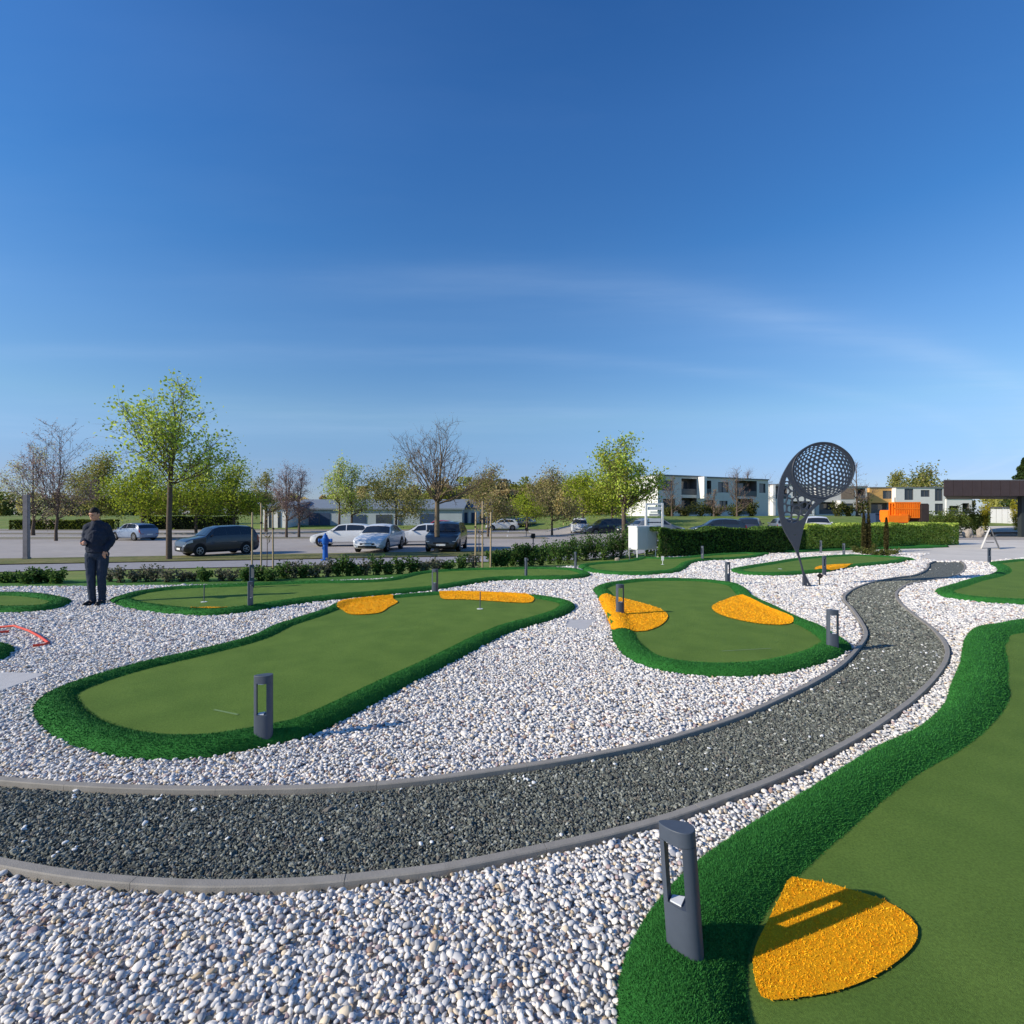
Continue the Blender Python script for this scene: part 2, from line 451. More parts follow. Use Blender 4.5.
# plaza, car park, verge, lawn strip
PLZ = [g(*p) for p in [(905,553),(918,557.4),(936,561),(962,561),(985,562.5),(1000,560),(1040,557),(1400,558)]]+[(60, 30), (62, 55), (34, 55), (30, 47)]+[g(950,545)]
sheet('pavement', PLZ, M['pave'], -.0015, step=2.)
def T(x, y, z=-.4): return g(x, y, z)
vline = lambda x, d: 29+(x+1.8)*.227+d
CARP = [(-90, vline(-90, 0)), (-1.8, vline(-1.8, 0)), (11, vline(11, -.3)), (12, 36), (12.5, 48), (11, 60), (2, 70), (-105, 72)]
sheet('car_park', CARP, M['asphalt'], .012, step=3.)
ROAD = [(11.5, 37), (38, 37), (44, 43), (46, 46), (18, 48.5), (14, 48.5)]
sheet('road', ROAD, M['asphalt'], .012, step=2.)
VER = [(-90, vline(-90, -3.4)), (12, vline(12, -3.4)), (11, vline(11, -.45)), (-1.8, vline(-1.8, -.12)), (-90, vline(-90, -.12))]
sheet('grass_verge', VER, M['verge'], .03, step=1.)
FOOT = [(-90, vline(-90, -6.6)), (6, vline(6, -6.6)), (10, vline(10, -3.5)), (-90, vline(-90, -3.5))]
sheet('pavement', FOOT, M['foot'], .0, step=1.)
lawn = [g(x, y+.3) for x, y in bk[:8]]+[(4.5, 18.5), (0, 15.5), (-6, 13.6), (-20, 12.6), (-22, 12.6)]
sheet('grass_strip', lawn, M['lawn'], .006, step=.5)
# planted islands with kerbs between the rows of bays
for (x0, x1, y0, wd) in ((-70, -13, 41.2, 1.1), (-78, 2, 51.5, 1.2), (-80, 6, 63., 1.2), (-9, 3, 42.5, 1.)):
    P = [(x0, y0), (x1, y0+(x1-x0)*.03), (x1, y0+wd+(x1-x0)*.03), (x0, y0+wd)]
    m = MB(); m.prism(P, -.41, -.27); o = m.build('kerb', M['conc']); o['kind'] = 'structure'
    sheet('grass_strip', [(P[0][0]+.2, P[0][1]+.15), (P[1][0]-.2, P[1][1]+.15), (P[2][0]-.2, P[2][1]-.15), (P[3][0]+.2, P[3][1]-.15)], M['verge'], .0, step=4, zf=lambda x, y: -.262)
mk_line = mk('bay_marking_paint', srgb(205, 205, 205), .8, .15, 4.)
m = MB()
for i in range(24):
    x = -48+i*2.5
    for y0 in (46.7, 58.3):
        z = -.4+.016; m.add([(x, y0, z), (x+.12, y0, z), (x+.12, y0+4.2, z), (x, y0+4.2, z)], [(0,1,2,3)])
o = m.build('road_marking', mk_line); o['kind'] = 'structure'
# ------------------------------------------------------------------ putting greens
M['turf'] = mk('putting_turf', srgb(104, 131, 58), .95, .24, 95., .8, 420., col2=srgb(93, 121, 52), mixscale=2.2, spec=.15)
M['berm'] = mk('long_pile_turf', srgb(42, 102, 42), .95, .3, 90., .8, 220., col2=srgb(50, 114, 48), mixscale=6, spec=.15)
M['blade'] = mk('turf_blade', (1,1,1,1), .75, .1, 30., attr='tint', spec=.2)
M['yellow'] = mk('yellow_turf', srgb(244, 172, 12), .9, .2, 140., .9, 260., col2=srgb(236, 160, 8), mixscale=30, spec=.2)
BW = .40
PROF = [(0,-.03),(.004,.02),(.03,.068),(.08,.108),(.14,.130),(.20,.136),(.26,.126),(.32,.098),(.365,.066),(BW,.046)]
PD = np.array([p[0] for p in PROF]); PZ = np.array([p[1] for p in PROF])
PUT_Z = .05
GREENS = []
grng = np.random.default_rng(5)
def unproj(G, px, py):
    """ground point under a pixel on the surface of a green"""
    z = .06
    for _ in range(25):
        p = g(px, py, z); z = z*.5+.5*hgt(G, np.array([p[0]]), np.array([p[1]]))[0]
    return g(px, py, z)
def hgt(G, X, Y):
    ins = inside(G['out'], X, Y); d = dist_to(G['out'], X, Y)*BW/G['bw']/(G['wf'](X, Y) if G['wf'] else 1.)
    z = np.where(d < BW, np.maximum(np.interp(d, PD, PZ)*G['bh']*G['hm'](X, Y), PUT_Z*(d > .2)), PUT_Z)
    return np.where(ins, z, 0.)
def blades(P, Nn, dist, cols, ln, wd, rng, flop=.8):
    n = len(P)
    up = Nn + rng.normal(0, flop, (n, 3)); up /= np.linalg.norm(up, axis=1, keepdims=True)
    up[:, 2] = np.maximum(up[:, 2], .05)
    sd = np.cross(up, rng.normal(0, 1, (n, 3))); sd /= (np.linalg.norm(sd, axis=1, keepdims=True)+1e-9)
    l = (ln*rng.uniform(.6, 1.25, n))[:, None]; w_ = wd[:, None] if hasattr(wd, '__len__') else wd
    mid = P+up*l*.6; tip = P+up*l+rng.normal(0, .3, (n, 3))*l
    V = np.stack([P-sd*w_*.5, P+sd*w_*.5, mid+sd*w_*.42, tip, mid-sd*w_*.42], 1).reshape(-1, 3)
    b = np.arange(n)[:, None]*5
    Ft = np.concatenate([b+np.array([[0,1,2]]), b+np.array([[0,2,4]]), b+np.array([[4,2,3]])])
    return V, Ft, np.repeat(cols, 5, 0)
def lin(c): return np.array(srgb(*c)[:3])
def green(name, label, pts, group='putting greens of the mini golf course', dens=1., hm=None, tail=(), bw=.33, bh=.76, patches=(), wf=None):
    # the traced rim is the foot of the berm where it faces the viewer and its crest where it faces away
    fac = np.zeros(len(pts)); tl = [tuple(q) for q in tail]
    for _ in range(4):
        P0 = np.array([g(p[0], p[1], .13*bh*f) for p, f in zip(pts, fac)]+tl)
        sgn = 1 if area2(P0) > 0 else -1
        nn = normals2(P0)*sgn
        vd = P0/np.linalg.norm(P0, axis=1, keepdims=True)
        fa = np.clip(((nn*vd).sum(1)-.05)/.35, 0, 1)*np.clip((P0[:, 1]-2.)/1.6, 0, 1)
        fac = fa[:len(pts)]
    P0 = P0+nn*np.r_[fac, np.zeros(len(tl))][:, None]*bw*.40
    if sgn < 0: P0 = P0[::-1]
    out = spline(P0, .05)
    for _ in range(6): out = .5*out+.25*np.roll(out, 1, 0)+.25*np.roll(out, -1, 0)
    c = out.mean(0)
    hm = hm or (lambda X, Y: 1.+0*X)
    G = dict(out=out, hm=hm, name=name, bw=bw, bh=bh, wf=wf); GREENS.append(G)
    PW = [patch_outline(G, *q) if isinstance(q, tuple) else patch_outline(G, q) for q in patches]
    root = thing(name, label, 'putting green', (c[0], c[1], 0), 0, group); G['root'] = root
    nn = normals2(out, k=3)
    wv_ = wf(out[:, 0], out[:, 1]) if wf else None
    rings = []
    k = len(out)
    for d, z in PROF:
        z = z*bh if d < .39 else z
        d = d*bw/BW
        Q = out-nn*(d*wv_)[:, None] if wf else out-nn*d
        if d > .1:
            for _ in range(int(d*20)): Q = .5*Q+.25*np.roll(Q, 1, 0)+.25*np.roll(Q, -1, 0)
        h = hm(Q[:, 0], Q[:, 1]) if d < bw*.97 else 1.+0*Q[:, 0]
        # the pile wanders a little, as hand-cut turf does
        wv = np.array([noise.noise(Vector((p[0]*1.7, p[1]*1.7, 3))) for p in Q])*.006*(d > .02)
        rings.append(np.c_[Q, z*h+wv])
    Pm = np.stack(rings)                        # rings x k x 3
    nr = len(PROF)
    V = Pm.reshape(-1, 3)
    ii, jj = np.meshgrid(np.arange(nr-1), np.arange(k), indexing='ij')
    Fq = np.stack([ii*k+jj, ii*k+(jj+1) % k, (ii+1)*k+(jj+1) % k, (ii+1)*k+jj], -1).reshape(-1, 4)
    Ft = np.concatenate([Fq[:, [0,1,2]], Fq[:, [0,2,3]]])
    # pile: blades scattered over the berm, more of them where they are seen close
    A, B, C, D = V[Fq[:, 0]], V[Fq[:, 1]], V[Fq[:, 2]], V[Fq[:, 3]]
    cr = np.cross(B-A, D-A); ar = np.linalg.norm(cr, axis=1); nf = cr/(ar[:, None]+1e-12)
    ctr = (A+C)/2; dist = np.hypot(ctr[:, 0], ctr[:, 1])
    vis = (np.abs(ctr[:, 0]) < ctr[:, 1]*1.25+.8) & (ctr[:, 1] > .9)
    rho = np.clip(60000*(2.1/np.maximum(dist, .5))**1.9, 700, 60000)*dens*vis
    cnt = grng.poisson(ar*rho)
    q = np.repeat(np.arange(len(Fq)), cnt); u, v = grng.random(len(q))[:, None], grng.random(len(q))[:, None]
    P = A[q]*(1-u)*(1-v)+B[q]*u*(1-v)+C[q]*u*v+D[q]*(1-u)*v
    Nb = nf[q]; dd = dist[q]
    for W_, fl_ in PW:
        kk = ~inside(W_, P[:, 0], P[:, 1]) & (dist_to(W_, P[:, 0], P[:, 1]) > .02); P, Nb, dd, q = P[kk], Nb[kk], dd[kk], q[kk]
    t = grng.random((len(q), 1))
    cols = lin((40, 98, 40))*(1-t)+lin((54, 120, 52))*t
    br = grng.random(len(q)) < .04
    cols[br] = lin((60, 134, 58))
    sc = np.maximum(1, dd/2.4)
    Vb, Fb, Cb = blades(P, Nb, dd, cols, .0090*np.minimum(sc**.3, 1.35), .0022*np.minimum(sc**.9, 4.5), grng, .32)
    Vall = np.concatenate([V, Vb]); Fall = np.concatenate([Ft, Fb+len(V)])
    tint = np.concatenate([np.ones((len(V), 3)), Cb])
    mi = np.r_[np.zeros(len(Ft)), np.ones(len(Fb))]
    # winding of the outer loop is counter-clockwise, rings go inward: normals face up
    fast_mesh('berm', Vall, Fall, [M['berm'], M['blade']], root, tint, mi, np.r_[np.full(len(Ft), True), np.full(len(Fb), False)], off=(c[0], c[1], 0))
    inner = Pm[-2][::2, :2]
    vs, es, fs, *_ = delaunay_2d_cdt([Vector(p) for p in inner], [], [list(range(len(inner)))], 1, 1e-5)
    m = MB(); m.add([(v.x, v.y, PUT_Z) for v in vs], fs)
    m.build('putting_surface', M['turf'], root, off=(c[0], c[1], 0))
    for W_, fl_ in PW: patch(G, W_, fl_)
    return G
def patch_outline(G, pix, flat=False):
    W = np.array([g(*p, PUT_Z) if flat else unproj(G, *p) for p in pix])
    if area2(W) < 0: W = W[::-1]
    return spline(W, .05), flat
def patch(G, W, flat, name='yellow_patch'):
    c = G['out'].mean(0); st = .06
    lo, hi = W.min(0), W.max(0)
    gx, gy = np.meshgrid(np.arange(lo[0], hi[0], st), np.arange(lo[1], hi[1], st)); gx, gy = gx.ravel(), gy.ravel()
    k = inside(W, gx, gy); gx, gy = gx[k], gy[k]; k = dist_to(W, gx, gy) > st*.4; gx, gy = gx[k], gy[k]
    vs, es, fs, *_ = delaunay_2d_cdt([Vector(p) for p in W]+[Vector((a, b)) for a, b in zip(gx, gy)], [], [list(range(len(W)))], 1, 1e-5)
    XY = np.array([(v.x, v.y) for v in vs]); Z = (np.maximum(hgt(G, XY[:, 0], XY[:, 1]), PUT_Z) if flat else hgt(G, XY[:, 0], XY[:, 1]))+.012
    V = np.c_[XY, Z]; Fq = np.array([f for f in fs if len(f) == 3])
    A, B, C = V[Fq[:, 0]], V[Fq[:, 1]], V[Fq[:, 2]]
    cr = np.cross(B-A, C-A); ar = np.linalg.norm(cr, axis=1)/2; nf = cr/(2*ar[:, None]+1e-12)
    dist = np.hypot(A[:, 0], A[:, 1])
    cnt = grng.poisson(ar*np.clip(34000*(2.0/dist)**1.8, 500, 34000))
    q = np.repeat(np.arange(len(Fq)), cnt)
    u, v = grng.random(len(q)), grng.random(len(q)); s = u+v > 1; u[s], v[s] = 1-u[s], 1-v[s]
    P = A[q]+(B[q]-A[q])*u[:, None]+(C[q]-A[q])*v[:, None]
    t = grng.random((len(q), 1)); cols = lin((236, 156, 6))*(1-t)+lin((255, 200, 36))*t
    sc = np.maximum(1, dist[q]/2.2)
    Vb, Fb, Cb = blades(P-[0,0,.004], nf[q], dist[q], cols, .011*np.minimum(sc**.25, 1.25), .0036*np.minimum(sc, 5), grng, .9)
    fast_mesh(name, np.concatenate([V, Vb]), np.concatenate([Fq, Fb+len(V)]), [M['yellow'], M['blade']], G['root'],
              np.concatenate([np.ones((len(V), 3)), Cb]), np.r_[np.zeros(len(Fq)), np.ones(len(Fb))],
              np.r_[np.full(len(Fq), True), np.full(len(Fb), False)], off=(c[0], c[1], 0))

cr7 = lambda P: [(280+x/3.012, 560+y/3.012) for x, y in P]
cr8 = lambda P: [(580+x/3.413, 540+y/3.413) for x, y in P]
c1 = 2.415
def z1(*P): return [(600+x/c1, 600+y/c1)+((1,) if f else ()) for x, y, f in P]
def g1_w(X, Y): return np.interp(Y, [1.9, 2.5, 3.2, 4.3, 4.9, 5.4], [1.0, .84, .74, .80, 1.0, .95])*(X < 6)+(X >= 6)
def g1_h(X, Y): return 1.+.30*np.exp(-((Y-4.75)/.5)**2*np.where(Y > 4.75, 6., .6))*(X < 6)
G1 = green('putting_green', patches=[[(640+x/3.413, 810+y/3.413) for x, y in [(520,235),(600,250),(720,280),(830,315),(900,355),(945,400),(945,450),(910,500),(830,560),(740,605),(620,640),(500,655),(420,658),(395,600),(385,520),(400,460),(440,380),(480,300)]]], label='large green in the right foreground with a yellow turf patch beside a dark bollard',
    pts=z1((40,1024,0),(45,920,0),(75,840,0),(130,760,0),(240,655,1),(400,550,1),(560,455,1),(700,365,1),(790,318,1),(835,265,1),(848,210,1),(870,155,1),(885,100,1),(925,66,1),(970,57,1),(1024,47,1)),
    hm=g1_h, bw=.42, bh=1., wf=g1_w, tail=[(10.3, 8.6), (11.5, 7.4), (9.5, 4.5), (6, 1.4), (3.2, .2), (1.2, .15), (.45, .7), (.34, 1.3)])

G2 = green('putting_green', patches=[cr7([(170,138),(205,118),(325,105),(342,118),(355,128),(330,142),(300,160),(240,166),(205,163),(185,150)]), cr7([(485,96),(540,97),(640,99),(700,103),(752,107),(765,113),(755,129),(700,129),(640,125),(560,120),(490,118)])], bw=.30, bh=.72, label='long pear-shaped green left of centre with yellow turf at its far end',
    pts=[(35,706),(38,724),(55.7,738.7),(82,750),(123,759),(170,761),(211,758),(249,751),(278,744.6),(300,741),(323,731.5),(359.7,713),(403,689.5),(439,671),(479,649.6),(512,633),(545.6,623),(567,615.5),(575.5,608),
     (565.5,600,1),(545.6,596,1),(532,594.5,1),(486,592,1),(442.7,591.5,1),(393,595,1),(346,600,1),(330,607,1),(313,613,1),(281,623,1),(255,635,1),(205,648,1),(146.5,661,1),(102.6,672.8,1),(64.5,686,1),(44,697.7,1)])

G3 = green('putting_green', patches=[cr8([(66,198),(130,197),(200,213),(270,235),(300,260),(280,290),(230,311),(190,314),(150,302),(115,308),(92,265)]), cr8([(450,228),(490,207),(540,191),(575,196),(650,232),(728,266),(700,290),(620,288),(530,272),(470,252)])], label='green right of centre with a yellow patch on each side, beside the path bend',
    pts=[(613.7,642.5),(627,658.7),(650,669),(682.5,675.4),(720.6,678),(755.8,677.7),(791,673),(823,664.5),(840.8,657),(848,651),
     (845,643,1),(832,633.5,1),(814,623.5,1),(795,616.5,1),(773,606.5,1),(752,597,1),(744,589,1),(732,582.5,1),(706,579,1),(673.8,578,1),(638.6,578.7,1),(609,582.5,1),(597,587.5,1),(594.6,593),(599,600),(605,613),(610.8,628)])

G5 = green('putting_green', patches=[([(192,608.6),(205,607.4),(225,608),(225,610.6),(205,610.8),(192,610.6)], True)], label='very long narrow green stretching across the back left behind the pear-shaped one',
    pts=[(109,602),(123,607.5),(150,612.5),(180,615.5),(205,616.5),(230,615),(252,612),(278,608),(308,603.7),(336,600.5),(385,596),(440.6,590.5),(466,586),(499,581.3),(537,580.5),(565,580.3),(584,578.4),(590.7,575.5),
     (581,570,1),(570,567.8,1),(537,566.8,1),(499,567.5,1),(472,568,1),(440,569.5,1),(417,572,1),(390,578,1),(355,580,1),(314,580.5,1),(260,582.5,1),(239,583.5,1),(198,585,1),(171,586.6,1),(143,590,1),(128,593.5,1),(113,598,1)])
G6 = green('putting_green', 'rounded green at the left edge, left of the standing person',
    [(0,613.7),(27,613),(48,611),(63,608),(70,603.5),(65.6,598.6,1),(54.7,595.5,1),(41,593.5,1),(20.5,592,1),(0,592,1),(-25,593,1),(-45,597,1),(-52,603),(-40,610),(-20,613)])
G7 = green('putting_green', 'tip of a green just reaching in at the left edge below the red hose',
    [(0,662),(7,658.5),(9.5,652.5),(4,645.5,1),(-15,641,1),(-60,640,1),(-105,648,1),(-115,660),(-80,669),(-30,667)])
G8 = green('putting_green', 'green with a small white flag in the middle distance beside the white cabinet',
    [(589,572.8),(603,574.3),(619.4,575.7),(650,575.7),(657,575),(675,573.5),(685,570),(692,564.5),(706.6,561.5),(725.7,560.7),(746,559.3),(761,557),(767.4,554.5),(760,552.7,1),(746,552.2,1),(725.7,553,1),(706.6,554.3,1),(684.7,556.4,1),(664,557.2,1),(643.7,556.6,1),(633,559,1),(619,560.7,1),(599,562,1),(583,564,1),(578,568,1)])
G9 = green('putting_green', patches=[([(814.7,569.2),(819,566.4),(836.6,564.4),(853,564.4),(846,567.6),(831,570.4),(820,570.6)], True)], label='green behind the golf ball sculpture, with a thin yellow stripe of turf',
    pts=[(730.5,571.4),(739,574.6),(753,576),(780.5,576.4),(808,574.8),(828,572.8),(849,568.9),(869,566.6),(900,563.3),(912,560.8),(912.7,558.3),(902,556.6,1),(884,555.7,1),(855.7,554.3,1),(835,555,1),(814.7,556.4,1),(794,558.4,1),(773.7,561.9,1),(746,566,1),(733,568.4,1)])
G10 = green('putting_green', 'farthest green, a low strip along the foot of the clipped hedge',
    [(757,550.8),(775,552),(794,552.4),(814.7,551.5),(847.5,550.2),(880,549.2),(920,548.3),(950,547.2),(940,545.2,1),(925,544.8,1),(897,545,1),(876,544.8,1),(855,543.4,1),(828,542.6,1),(808,544,1),(787,546.8,1),(765,549,1)])
G4 = green('putting_green', 'green at the right edge beside the paved square and the dark path end',
    [(935.5,592.5),(941,597),(960.7,600.7),(980,603),(1024,605.5),(1060,606.5),(1110,602),(1160,585),(1150,566),(1090,557.5,1),(1024,558.8,1),(1000,561,1),(989,564,1),(995.5,568,1),(996.5,572,1),(989,576,1),(970.5,580,1),(951,586,1),(939,589.3,1)])

# small fittings of the greens: white cups and thin flag pins, tee scuffs
def cup(G, px, py, pin=0, ball=False):
    x, y = unproj(G, px, py); c = G['out'].mean(0); off = (c[0], c[1], 0)
    m = MB(); m.lathe([(.055, PUT_Z+.003), (.055, PUT_Z+.006), (.03, PUT_Z+.007)], 16, (x, y, 0)); o = m.build('cup', M['cup'], G['root'], off=off)
    if pin:
        m = MB(); m.tube([(x, y, PUT_Z), (x+.005, y, PUT_Z+pin)], .009, 6); m.build('flag_pin', M['metal_dark'] if not ball else M['white'], G['root'], off=off)
    if ball:
        m = MB(); m.box((x, y, PUT_Z+pin), (.075, .02, .14)); m.build('flag', M['white'], G['root'], off=off)
cup(G5, 204, 602, .32); cup(G2, 480, 609, .30); cup(G8, 662.6, 564.5, .2, True); cup(G9, 780, 569, 0)
M['scuff'] = mk('turf_scuff', srgb(112, 138, 88), .95, .15, 60.)
for G, a, b in ((G2, (214, 710), (238, 715)), (G3, (722, 651.3), (771, 648.6))):
    A, B = np.array(unproj(G, *a)), np.array(unproj(G, *b)); c = G['out'].mean(0)
    n = np.array([-(B-A)[1], (B-A)[0]]); n /= np.linalg.norm(n); n *= .012
    m = MB(); m.add([(*(A-n), PUT_Z+.004), (*(B-n), PUT_Z+.004), (*(B+n), PUT_Z+.004), (*(A+n), PUT_Z+.004)], [(0,1,2,3)])
    m.build('tee_line', M['scuff'], G['root'], off=(c[0], c[1], 0))

# ------------------------------------------------------------------ bollard lamps
def teardrop(s=1., n=22):
    """plan of the post: a rounded thick end (+x) tapering to a narrow rounded end (-x)"""
    pts = []
    for i in range(n):
        a = 2*math.pi*i/n
        x = .066*math.cos(a); r = .038+.014*math.cos(a)
        pts.append((x*s, r*math.sin(a)*s))
    return pts
def bollard(label):
    t = thing('bollard_lamp', label, 'bollard light', group='dark grey bollard lamps of the course')
    P = teardrop(); H = .45
    m = MB(); m.prism(P, -.06, .178); m.build('base', M['metal_dark'], t, smooth=40)
    m = MB(); m.prism(P, .395, H); m.build('cap', M['metal_dark'], t, smooth=40, bevel=.004)
    rt = [p for p in P if p[0] > .012]
    rt.sort(key=lambda p: math.atan2(p[1], p[0]-.012))
    m = MB(); m.prism(rt, .178, .395); m.build('post', M['metal_dark'], t, smooth=40)
    lf = [p for p in P if p[0] < -.043]
    lf.sort(key=lambda p: math.atan2(p[1], -(p[0]+.043)), reverse=True)
    m = MB(); m.prism(lf, .178, .395); m.build('post', M['metal_dark'], t, smooth=40)
    m = MB(); m.prism([(-.036, -.016), (.006, -.026), (.006, .026), (-.036, .016)], .1785, .184); m.build('light_panel', M['lens'], t)
    m = MB(); m.prism([(-.036, -.016), (.006, -.026), (.006, .026), (-.036, .016)], .388, .3945); m.build('light_panel', M['lens'], t)
    return t
BOL = [(685, 950, .125, R(-34), -4, 1.0, 'nearest bollard lamp, standing beside the yellow patch of the foreground green'),
       (263.5, 738, .045, R(14), 0, 1.0, 'bollard lamp on the near rim of the long pear-shaped green'),
       (832.5, 648, .065, R(156), 0, 1.0, 'bollard lamp on the rim of the two-yellow-patch green beside the dark path'),
       (620, 613, .09, R(172), 0, 1.0, 'bollard lamp standing on the left yellow patch of the green right of centre'),
       (250, 608, .045, R(90), 0, 1.0, 'bollard lamp on the near rim of the very long back green, left part'),
       (251.5, 585.5, .09, R(80), 0, 1.0, 'bollard lamp on the far rim of the very long back green, before a stake'),
       (435, 591.5, .09, R(10), 0, 1.0, 'bollard lamp at the far end of the pear-shaped green beside its orange-yellow rim'),
       (526, 576.3, .06, R(90), 0, 1.0, 'bollard lamp on the very long back green in front of the dark shrubs'),
       (575.5, 567.5, .09, R(90), 0, 1.0, 'bollard lamp near the far right tip of the very long back green'),
       (727.7, 581.5, .09, R(190), 0, 1.0, 'bollard lamp behind the right-hand end of the two-yellow-patch green'),
       (702.5, 559, .08, R(100), 0, 1.0, 'bollard lamp at the narrow waist of the green with the white flag'),
       (824, 573, .08, R(20), 0, 1.0, 'bollard lamp beside the thin yellow stripe behind the sculpture'),
       (821, 551.2, .08, R(90), 0, 1.0, 'bollard lamp on the farthest green, seen just right of the sculpture stem'),
       (844, 555.2, .06, R(90), 0, 1.0, 'bollard lamp left of the clump of slim cypresses'),
       (989, 561.5, .06, R(15), 0, 1.0, 'bollard lamp in front of the A-board on the paved square')]
bol0 = None
for px, py, z, rz, tilt, s, lab in BOL:
    x, y = g(px, py, z)
    o = bol0 if bol0 is None else copy_thing(bol0, (x, y, z), rz, lab)
    if bol0 is None: o = bol0 = bollard(lab)
    o.location = (x, y, z-.01); o.rotation_euler = (0, R(tilt), rz); o.scale = (1, 1, 1 if tilt else 1.06)

# ------------------------------------------------------------------ pebbles and chippings
def stone(name, seed, dims, sub, mat, ang=False):
    rng = random.Random(seed); bm = bmesh.new()
    bmesh.ops.create_icosphere(bm, subdivisions=sub, radius=.5)
    o = Vector((rng.random()*50, rng.random()*50, 0))
    for v in bm.verts:
        n = v.co.normalized()
        k = 1+.34*noise.noise(n*(1.6 if ang else .9)+o)+(.3*noise.noise(n*3.1+o) if ang else .06*noise.noise(n*2.2+o))
        v.co = Vector((n.x*dims[0]*k, n.y*dims[1]*k, n.z*dims[2]*k))*.5
    me = bpy.data.meshes.new(name); bm.to_mesh(me); bm.free(); me.materials.append(mat)
    if not ang: me.polygons.foreach_set('use_smooth', [True]*len(me.polygons))
    return bpy.data.objects.new(name, me)
M['pebble'] = mk('pebble_stone', (1,1,1,1), .75, .12, 60., .15, 90., attr='tint', attr_type='INSTANCER', spec=.25)
M['chip'] = mk('chipping_stone', (1,1,1,1), .85, .15, 90., .2, 150., attr='tint', attr_type='INSTANCER', spec=.25)
def scatter(name, P, rot, scl, tint, stones, kind='stuff'):
    n = len(P); me = bpy.data.meshes.new(name)
    me.vertices.add(n); me.vertices.foreach_set('co', P.astype(np.float32).ravel())
    for nm, arr in (('rot', rot), ('scl', scl)):
        a = me.attributes.new(nm, 'FLOAT_VECTOR', 'POINT'); a.data.foreach_set('vector', arr.astype(np.float32).ravel())
    a = me.attributes.new('tint', 'FLOAT_COLOR', 'POINT'); c = np.ones((n, 4), np.float32); c[:, :3] = tint; a.data.foreach_set('color', c.ravel())
    a = me.attributes.new('pick', 'INT', 'POINT'); a.data.foreach_set('value', grng.integers(0, len(stones), n).astype(np.int32))
    o = bpy.data.objects.new(name, me); COL.objects.link(o); o['kind'] = kind
    coll = bpy.data.collections.new(name+'_kinds')
    for s in stones: coll.objects.link(s)
    ng = bpy.data.node_groups.new(name+'_scatter', 'GeometryNodeTree')
    ng.interface.new_socket('Geometry', in_out='INPUT', socket_type='NodeSocketGeometry')
    ng.interface.new_socket('Geometry', in_out='OUTPUT', socket_type='NodeSocketGeometry')
    N = ng.nodes; L = ng.links
    gi, go = N.new('NodeGroupInput'), N.new('NodeGroupOutput')
    ip = N.new('GeometryNodeInstanceOnPoints'); ci = N.new('GeometryNodeCollectionInfo')
    ci.inputs['Collection'].default_value = coll; ci.inputs['Separate Children'].default_value = True; ci.inputs['Reset Children'].default_value = True
    def na(nm, ty):
        x = N.new('GeometryNodeInputNamedAttribute'); x.data_type = ty; x.inputs['Name'].default_value = nm; return x.outputs['Attribute']
    L.new(gi.outputs[0], ip.inputs['Points']); L.new(ci.outputs[0], ip.inputs['Instance'])
    ip.inputs['Pick Instance'].default_value = True
    L.new(na('pick', 'INT'), ip.inputs['Instance Index']); L.new(na('rot', 'FLOAT_VECTOR'), ip.inputs['Rotation']); L.new(na('scl', 'FLOAT_VECTOR'), ip.inputs['Scale'])
    L.new(ip.outputs[0], go.inputs[0])
    md = o.modifiers.new('scatter', 'NODES'); md.node_group = ng
    return o
def hexgrid(x0, x1, y0, y1, s):
    ys = np.arange(y0, y1, s*.866); xs = np.arange(x0, x1, s)
    X, Y = np.meshgrid(xs, ys); X = X+(np.arange(len(ys)) % 2)[:, None]*s*.5
    X, Y = X.ravel(), Y.ravel()
    return X+grng.normal(0, s*.2, len(X)), Y+grng.normal(0, s*.2, len(Y))
SLABS = [[g(-260, 676), g(10, 674.2), g(47, 675.5), g(0, 693), g(-200, 745), g(-420, 745)], [g(569, 620), g(597, 620), g(586, 631), g(565, 628)]]
GR = np.array(GRAVEL); PB = PATH[::3]
bands = [(1.5, 3.8, .0178, .67), (3.8, 6.4, .0215, .80), (6.4, 9.5, .029, 1.05), (9.5, 15, .042, 1.48), (15, 22, .062, 2.2)]
Xs, Ys, Ss = [], [], []
for y0, y1, s, k in bands:
    X, Y = hexgrid(-y1*1.12-.5, y1*1.12+.5, y0, y1, s)
    keep = (np.abs(X) < Y*1.12+.5) & inside(GR, X, Y)
    X, Y = X[keep], Y[keep]
    keep = ~inside(PB, X, Y); X, Y = X[keep], Y[keep]
    nb = dist_to(PB, X, Y) > .012
    # edging lies outside the near line only
    X, Y = X[nb], Y[nb]
    for G in GREENS:
        o = G['out']
        if o[:, 1].min() > y1 or o[:, 1].max() < y0: continue
        o2 = o[::2]
        kk = ~inside(o2, X, Y); X, Y = X[kk], Y[kk]
    for sl in SLABS:
        kk = ~inside(np.array(sl), X, Y); X, Y = X[kk], Y[kk]
    Xs.append(X); Ys.append(Y); Ss.append(np.full(len(X), k))
X, Y, S = map(np.concatenate, (Xs, Ys, Ss))
